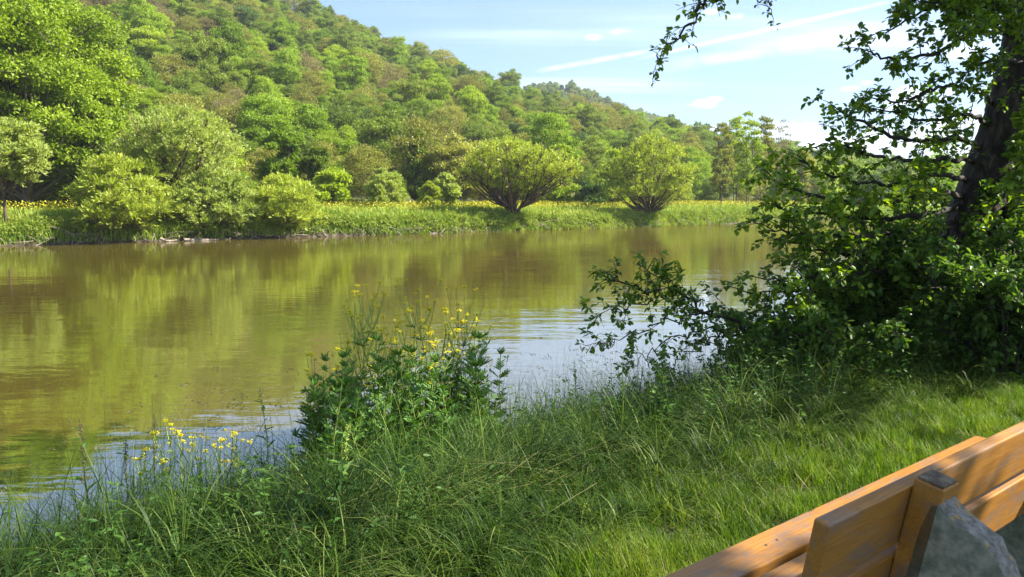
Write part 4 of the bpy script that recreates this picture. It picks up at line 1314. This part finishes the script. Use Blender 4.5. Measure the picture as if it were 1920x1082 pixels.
def mustard(rg, h=1.35, nb=7, big=1.0):
    ms, ml, mf = MB(), MB(), MB()
    C = stem_curve(rg, h, rg.uniform(.02, .25), rg.uniform(0, 6.28))
    tube(ms, C, [.0065, .003], 5)
    n = len(C)
    tips = [(C[-1], norm(C[-1] - C[-3]))]
    for k in range(nb):
        f = rg.uniform(.45, .93); i = int(f * (n - 1)); o = C[i]
        th = rg.uniform(0, 6.28); l = h * rg.uniform(.14, .34) * (1.25 - f * .6)
        d = np.array([math.cos(th) * .55, math.sin(th) * .55, .8])
        Q = catmull([o, o + d * l * .45 + [0, 0, -.02], o + d * l * .8 + [0, 0, .12 * l], o + d * l + [0, 0, .35 * l]], 3)
        tube(ms, Q, [.0038, .002], 4)
        tips.append((Q[-1], norm(Q[-1] - Q[-3])))
        # narrow leaf in the fork
        leaves(ml, [o], [norm(d * [1.4, 1.4, .6])], [[0, 0, 1]], h * .07, .015, 0, rg.uniform(0, 1), 'fold', bend=.3)
        m = int(l * 60)
        q = rg.uniform(.3, .95, m); pp = np.array([Q[min(int(x * (len(Q) - 1)), len(Q) - 1)] for x in q]).reshape(-1, 3)
        leaves(ms, pp, norm(rdir(rg, m) + [0, 0, .8]), rdir(rg, m), rg.uniform(.015, .03, m), .0025, 0, .5)     # pods
    for tpt, td in tips:
        k = int(rg.integers(12, 24)); bl = rg.uniform(.8, 1.8) * big
        c_ = tpt + td * .005
        ctr = c_ + rdir(rg, k) * rg.uniform(.004, .024, (k, 1)) * bl * [1, 1, .7]
        for q in range(4):                                # four petals each
            ang = q * 1.571 + .3
            dd = norm(np.array([math.cos(ang), math.sin(ang), .25]) + rg.normal(size=(k, 3)) * .3)
            leaves(mf, ctr, dd, [0, 0, 1] + rg.normal(size=(k, 3)) * .3, .010 * bl, .009 * bl, 0, rg.uniform(0, 1, k))
    for k in range(9):                                     # lower leaves
        f = rg.uniform(.08, .5); o = C[int(f * (n - 1))]; th = rg.uniform(0, 6.28)
        leaves(ml, [o], [norm([math.cos(th), math.sin(th), .5])], [[0, 0, 1]], rg.uniform(.10, .18) * (1.2 - f), .035, 0, rg.uniform(0, 1), 'fold', bend=.35)
    return ms, ml, mf


rg = np.random.default_rng(300)
MUG = [mugwort(rg, h) for h in (1.0, .9, .8, 1.05)]
first = {}


def place(kindkey, builder_parts, names_, mats, name, label, cat, group, p, rz, scl, tilt=(0, 0)):
    e = empty(name, p, label, cat, group)
    e.rotation_euler = (tilt[0], tilt[1], rz); e.scale = (scl,) * 3
    if kindkey not in first:
        first[kindkey] = [mb_.build(nm, m_, e) for mb_, nm, m_ in zip(builder_parts, names_, mats)]
    else:
        for src in first[kindkey]:
            c_ = src.copy(); COL.objects.link(c_); c_.parent = e
    return e


def ground_at_px(px, t):
    s0 = to_st(on_t(px, t, .9))[0]
    z = float(height(s0, t))
    return on_t(px, t, z)


mug = [(596, 5.0, 1.02, 'leftmost tall'), (622, 4.9, .95, 'slender'), (650, 5.15, .98, ''), (676, 4.8, .88, ''), (700, 5.1, .95, ''), (728, 4.9, 1.0, ''), (752, 5.2, 1.02, ''), (778, 4.85, .9, ''), (800, 5.1, 1.0, ''),
       (822, 5.0, 1.02, ''), (846, 5.15, 1.03, ''), (872, 4.95, .98, ''), (892, 5.1, 1.0, 'rightmost'), (640, 4.5, .75, ''), (700, 4.5, .7, ''), (760, 4.45, .75, ''), (830, 4.5, .72, ''), (665, 5.3, 1.02, ''), (740, 5.35, 1.0, ''), (860, 5.3, .95, ''), (610, 4.65, .8, '')]
mug += [(585, 4.8, .95, ''), (905, 4.85, .95, ''), (920, 5.0, .85, ''), (620, 4.3, .7, ''), (660, 4.35, .72, ''), (725, 4.3, .75, ''), (790, 4.3, .72, ''), (850, 4.3, .75, ''), (890, 4.45, .75, '')]
mug += [(600 + 21.3 * k_, 4.75 + .5 * ((k_ * 7) % 5) / 5, .9 + .1 * ((k_ * 3) % 4) / 4, '') for k_ in range(14)]
for i, (px, t, scl, note) in enumerate(mug):
    p = ground_at_px(px, t)
    lab = 'shorter dark green mugwort at the front of the central clump' if t < 4.7 else 'tall dark green mugwort stem in the central clump above the grass'
    if note: lab = f'{note} mugwort of the central clump, dark jagged leaves'
    place(f'mug{i % 4}', MUG[i % 4], ('stem', 'leaves'), (M['stem'], M['mugwort']), 'mugwort_plant', lab, 'plant', 'mugwort plants in the central clump', p, rg.uniform(0, 6.28), scl * 1.1)
for (px, t, scl, lab) in ((1180, 4.9, .6, 'small dark weed below the alder bough'), (1260, 4.6, .6, 'leafy weed among grass below the alder sapling'), (1340, 4.5, .7, 'leafy weed in deep shade left of the shrubs'),
                          (1420, 4.4, .75, 'weed in front of the low shrub'), (1500, 4.1, .7, 'jagged weed before the leafy shrub'), (1580, 3.9, .7, 'jagged weed nearer the alder'), (1650, 3.8, .7, 'jagged weed at the shaded lawn edge'),
                          (1740, 3.6, .7, 'jagged weed below the dense shrub')):
    place('mug1', MUG[1], ('stem', 'leaves'), (M['stem'], M['mugwort']), 'mugwort_plant', lab, 'plant', 'weeds along the shaded edge', ground_at_px(px, t), rg.uniform(0, 6.28), scl)

MUS = [mustard(rg, 1.5, 14, .72), mustard(rg, 1.4, 12, .7), mustard(rg, 1.5, 15, .75), mustard(rg, 1.3, 11, .85)]
MUSB = [mustard(rg, .92, 6, .8), mustard(rg, .84, 6, .75)]
ms_ = [(668, 5.1, .98, 'leftmost tall mustard stem, arching left above the clump'), (700, 5.3, .95, 'slender mustard just right of the leftmost one'), (735, 5.2, 1.05, 'mustard with the largest yellow cluster high up'), (752, 5.4, 1.08, 'tallest thin mustard stem over the brown water'),
       (780, 5.1, 1.02, 'pale-topped mustard right of the tallest stem'), (800, 5.3, 1.0, 'mustard with dense yellow flowers at mid height'), (822, 5.2, .98, 'loose mustard above the jagged leaves'), (850, 5.35, .98, 'mustard spreading right over the water'), (868, 5.2, 1.0, 'tall sparse mustard toward the right of the clump'),
       (895, 5.3, .8, 'rightmost mustard stem against the sky reflection'), (720, 4.9, .8, 'short mustard among the leaves'), (640, 5.2, .85, 'low mustard at the left flank of the clump'), (685, 5.4, 1.05, 'upright mustard behind the two leftmost'), (765, 5.0, 1.0, 'mustard in front of the tallest stem'), (835, 5.4, 1.08, 'tall bare-stemmed mustard behind the dense yellow one'), (812, 4.95, .85, 'bushy mustard low at the front of the clump'), (710, 5.5, 1.1, 'thin mustard nearest the water at the left of the clump')]
for i, (px, t, scl, lab) in enumerate(ms_):
    place(f'mus{i % 4}', MUS[i % 4], ('stem', 'leaves', 'flowers'), (M['stem'], M['weed'], M['petal']), 'mustard_plant', lab, 'plant', 'mustard plants in the central clump', ground_at_px(px, t), i * 2.1, scl)
for i, (px, t, scl, lab) in enumerate(((286, 5.0, .78, 'small mustard with flowers low on the left side of the left group'), (322, 5.1, 1.0, 'mustard with the brightest yellow heads of the left group'), (350, 5.0, .82, 'mustard just right of the brightest one'),
                                       (382, 5.1, .88, 'mustard in the middle of the left group'), (412, 5.0, .75, 'short mustard with small heads in the left group'), (440, 5.1, .85, 'mustard leaning over the water at left'), (462, 4.9, .72, 'rightmost small mustard of the left group'))):
    place(f'musb{i % 2}', MUSB[i % 2], ('stem', 'leaves', 'flowers'), (M['stem'], M['weed'], M['petal']), 'mustard_plant', lab, 'plant', 'mustard plants in the left grass', ground_at_px(px, t), i * 1.7, scl)


def dock(rg, h, dark=False):
    """upright stalk with narrow leaves and a seed spike"""
    ms, ml = MB(), MB()
    C = stem_curve(rg, h, rg.uniform(.0, .2), rg.uniform(0, 6.28))
    tube(ms, C, [.006, .002], 5)
    n = len(C)
    for k in range(11):
        f = .15 + .8 * k / 11; o = C[int(f * (n - 1))]; th = k * 2.3
        leaves(ml, [o], [norm([math.cos(th), math.sin(th), .8])], [[0, 0, 1]], .15 * (1.1 - .7 * f), .028, 0, rg.uniform(0, 1), 'fold', bend=.3)
    kk = 130
    q = rg.uniform(.62, 1, kk); pp = C[(q * (n - 1)).astype(int)] + rg.normal(size=(kk, 3)) * [.007, .007, .02]
    leaves(ms, pp, norm(rdir(rg, kk) + [0, 0, 1]), rdir(rg, kk), .02, .007, 0, .2)
    return ms, ml


for i, (px, t, h, lab) in enumerate(((180, 5.1, 1.0, 'dark seed stalk rising from the grass at far left'), (515, 5.2, 1.05, 'lone leafy stalk between the left flowers and the central clump'), (300, 5.3, 1.0, 'dark stalk standing behind the left yellow flowers'),
                                     (245, 5.2, .85, 'short dark seed stalk left of the yellow flowers'), (1085, 5.3, .9, 'thin dark stalk against the sky reflection'), (640, 3.45, .55, 'pale weed with drooping leaves at the mown edge'))):
    rr = np.random.default_rng(400 + i)
    a, b = dock(rr, h)
    e = empty('weed_stalk', ground_at_px(px, t), lab, 'plant')
    a.build('stem', M['seed' if i in (0, 2, 3) else 'stem'], e); b.build('leaves', M['weed' if i in (1, 5) else 'mugwort'], e)


def rosette(rg, n=9, L=.16, W=.05, rise=.6):
    ml = MB()
    for k in range(n):
        th = k * 2.4 + rg.uniform(-.3, .3); d = norm([math.cos(th), math.sin(th), rise * rg.uniform(.5, 1.3)])
        h0 = .0 if k < n // 2 else .06
        leaves(ml, [[0, 0, h0]], [d], [[0, 0, 1]], L * rg.uniform(.7, 1.2), W * rg.uniform(.8, 1.2), 0, rg.uniform(0, 1), 'fold', bend=.35)
    return ml


# leafy ground cover growing through the long grass
mb = MB()
P_, s_, t_ = scatter(np.random.default_rng(610), 3400, -6, 11, 2.75, 5.8, lambda s, t: np.clip(vnoise(s * 1.3 + 4, t * 1.3, 611) * 2.2 - .75 + .5 * np.clip((s - 3) / 3, 0, 1), .05, 1) * np.clip(.25 + s / 3, .12, 1))
for p in P_:
    h = rg.uniform(.22, .58); Cc = stem_curve(rg, h, rg.uniform(.1, .5), rg.uniform(0, 6.28)) + p
    tube(mb, Cc[::3], [.0022, .001], 3, mat=0, rnd=.35)
    k = int(h * 34); f = rg.uniform(.25, 1, k); i_ = (f * (len(Cc) - 1)).astype(int)
    th = rg.uniform(0, 6.283, k)
    Ll = rg.uniform(.02, .052, k)
    leaves(mb, Cc[i_], np.stack([np.cos(th), np.sin(th), rg.uniform(-.2, .7, k)], 1), rg.normal(size=(k, 3)) * .3 + [0, 0, 1], Ll, Ll * rg.uniform(.3, .6, k), 0, np.clip(rg.uniform(0, .5) + rg.uniform(0, .5, k), 0, 1), 'fold', bend=.2)
tag(mb.build('undergrowth', [M['undergrowth'], M['stem']]), 'mixed leafy undergrowth growing through the long bank grass', 'undergrowth', kind='stuff')

ROS = [rosette(rg, 12, .15, .05, 1.0), rosette(rg, 10, .2, .045, .9), rosette(rg, 14, .10, .045, .8)]
src = {}
for i in range(26):
    k = i % 3
    s = rg.uniform(-3.5, 8); t = rg.uniform(3.3, 4.9)
    p = st(s, t, float(height(s, t)) + rg.uniform(0, .15))
    x, y, d = proj(p)
    if not (-20 < x < 1900 and y < 1100): continue
    where = 'left' if x < 640 else 'middle' if x < 1280 else 'right'
    row = 'just beyond the short grass' if t < 3.7 else 'deep in the long grass'
    size_ = ('pale narrow-leaved', 'long-leaved', 'low small-leaved')[k]
    if k not in src:
        o = ROS[k].build('broadleaf_weed', M['weed']); src[k] = o
    else:
        o = src[k].copy(); COL.objects.link(o)
    o.location = tuple(p); o.rotation_euler = (0, 0, rg.uniform(0, 6.28)); o.scale = (rg.uniform(.45, .85),) * 3
    tag(o, f'{size_} green weed {row}, {where} part of the bank', 'plant', 'small weeds in the bank grass')


# ------------------------------------------------------------------ bench
SE, ZG = 1.9, 1.4                       # seat height in the scene, ground there
bench = empty('bench', st(2.6, 1.1, ZG), 'orange varnished wooden bench with concrete supports on the lawn', 'bench')
ang = math.atan2(.6, .8)
bench.rotation_euler = (0, 0, ang)      # local x along the river, local y across it
BX0, BX1 = 1.578 - 2.6, 3.77 - 2.6
RK = math.tan(R(9.5))


def box(name, x0, x1, y0, y1, z0, z1, mat, parent, rake=0.0, bev=.006, z_ref=None, extra=None, seg=1):
    """bevelled box in bench coordinates; y leans back with height when raked"""
    import bmesh
    bm = bmesh.new()
    r = bmesh.ops.create_cube(bm, size=1)
    cx_, cy_, cz_ = (x0 + x1) / 2, (y0 + y1) / 2, (z0 + z1) / 2
    for v in bm.verts:
        v.co = Vector((v.co.x * (x1 - x0), v.co.y * (y1 - y0), v.co.z * (z1 - z0)))
    bmesh.ops.bevel(bm, geom=list(bm.edges), offset=bev, segments=2, profile=.6, affect='EDGES')
    me = bpy.data.meshes.new(name); bm.to_mesh(me); bm.free()
    for p_ in me.polygons: p_.use_smooth = False
    me.materials.append(mat)
    o = bpy.data.objects.new(name, me); COL.objects.link(o)
    o.parent = parent
    o.location = (cx_, cy_, cz_)
    if rake: o.rotation_euler = (rake, 0, 0)
    return o


T0 = 1.1                                 # bench origin across the river
SH = SE - ZG
for (a, b) in ((1.228, 1.366), (1.062, 1.198), (.975, 1.032)):
    box('seat_plank', BX0 - .16, BX1, a - T0, b - T0, SH - .045, SH, M['wood'], bench)
RA = R(9.5)


def back_y(zc):                           # across-river place of the backrest centre at height zc above the ground
    return (.882 + (.846 - zc) * RK) - T0


for zc in (.759, .549):
    box('backrest_plank', BX0, BX1, back_y(zc) - .02, back_y(zc) + .02, zc - .088, zc + .088, M['wood'], bench, rake=RA)
for sx in (2.03, 3.27):
    x = sx - 2.6
    zc = .63
    box('back_post', x - .045, x + .045, back_y(zc) - .02 - .078, back_y(zc) - .0225, zc - .235, zc + .235, M['wood'], bench, rake=RA, bev=.005)
    # weathered end grain on the post top
    zt = zc + .235
    yt = back_y(zc) - .06 - .235 * math.sin(RA)
    cap = box('post_top', x - .041, x + .041, back_y(zt) - .094, back_y(zt) - .027, zt - .003, zt + .0045, M['wood_dark'], bench, rake=RA, bev=.002)
    # concrete support: profile in (y, z), thickness along x
    prof = [(.812, .812), (.792, .822), (.760, .795), (.715, .770), (.668, .745), (.638, .700), (.615, .645), (.595, .55), (.585, .42), (.58, .0), (.58, -.15),
            (1.31, -.15), (1.31, .0), (1.31, SH - .05), (.93, SH - .05), (.90, SH + .02), (.875, .55), (.835, .74)]
    rg2 = np.random.default_rng(9)
    mbx = MB()
    pts = []
    for i_ in range(len(prof)):
        a = np.array(prof[i_]); b = np.array(prof[(i_ + 1) % len(prof)])
        m_ = max(1, int(np.linalg.norm(b - a) / .02)) if i_ < 8 else 1
        for k_ in range(m_): pts.append(a + (b - a) * k_ / m_)
    pts = np.array(pts); npz = len(pts)
    cen = np.array([.78, .40])
    layers = []
    xs = [-.045, -.038, -.015, .015, .038, .045]
    for li, xo in enumerate(xs):
        q = pts.copy()
        ins = .008 if li in (0, 5) else 0
        q = q + norm(cen - q) * ins
        rough_ = rg2.normal(size=(npz, 2)) * .0022
        rough_[pts[:, 1] < .45] = 0
        q = q + rough_
        layers.append(np.stack([np.full(npz, x + xo) + rg2.normal(size=npz) * (.0015 if li in (1, 4) else 0), q[:, 0] - T0, q[:, 1]], 1))
    L_ = np.concatenate(layers)
    fs = []
    for li in range(5):
        for i_ in range(npz):
            j_ = (i_ + 1) % npz
            fs.append([li * npz + i_, li * npz + j_, (li + 1) * npz + j_, (li + 1) * npz + i_])
    mbx.add(L_, fs, 1)
    n0 = mbx.n
    mbx.f.append((np.arange(npz, dtype=np.int32)[None], 0, np.array([.5], np.float32)))
    mbx.f.append(((5 * npz + np.arange(npz, dtype=np.int32))[None, ::-1], 0, np.array([.5], np.float32)))
    o = mbx.build('concrete_support', [M['concrete'], M['edge']], bench, smooth=False)
# screw heads
mbx = None
for zc_, xs_ in ((0, (2.0, 2.06)), (0, (3.24, 3.30))):
    for xq in xs_:
        for yq in (1.30, 1.13):
            m3 = MB(); th = np.linspace(0, 6.283, 8, endpoint=False)
            r_ = .006
            m3.add(np.concatenate([[[math.cos(a_) * r_, math.sin(a_) * r_, .0] for a_ in th], [[math.cos(a_) * r_ * .8, math.sin(a_) * r_ * .8, .0018] for a_ in th]]),
                   [[i_, (i_ + 1) % 8, 8 + (i_ + 1) % 8, 8 + i_] for i_ in range(8)])
            m3.f.append((np.arange(8, 16, dtype=np.int32)[None], 0, np.array([.5], np.float32)))
            o = m3.build('screw_head', M['wood_dark'], bench); o.location = (xq - 2.6, yq - T0, SH + .0003)

# ------------------------------------------------------------------ haze
def haze(dens):
    m = new_mat('haze'); T = m.node_tree
    v = N(T, 'ShaderNodeVolumePrincipled')
    v.inputs['Color'].default_value = (.86, .92, 1, 1)
    v.inputs['Density'].default_value = dens
    v.inputs['Anisotropy'].default_value = .2
    o = N(T, 'ShaderNodeOutputMaterial'); T.links.new(v.outputs[0], o.inputs['Volume'])
    mb = MB()
    x, z0, z1 = 2100, -4, 190
    P = [(sx * x, sy * x, z) for z in (z0, z1) for sx, sy in ((-1, -1), (1, -1), (1, 1), (-1, 1))]
    mb.add(P, [[0, 3, 2, 1], [4, 5, 6, 7], [0, 1, 5, 4], [1, 2, 6, 5], [2, 3, 7, 6], [3, 0, 4, 7]])
    tag(mb.build('haze', m, smooth=False), 'thin haze in the valley air', 'haze', kind='stuff')


HAZE = 0.00021
if HAZE: haze(HAZE)
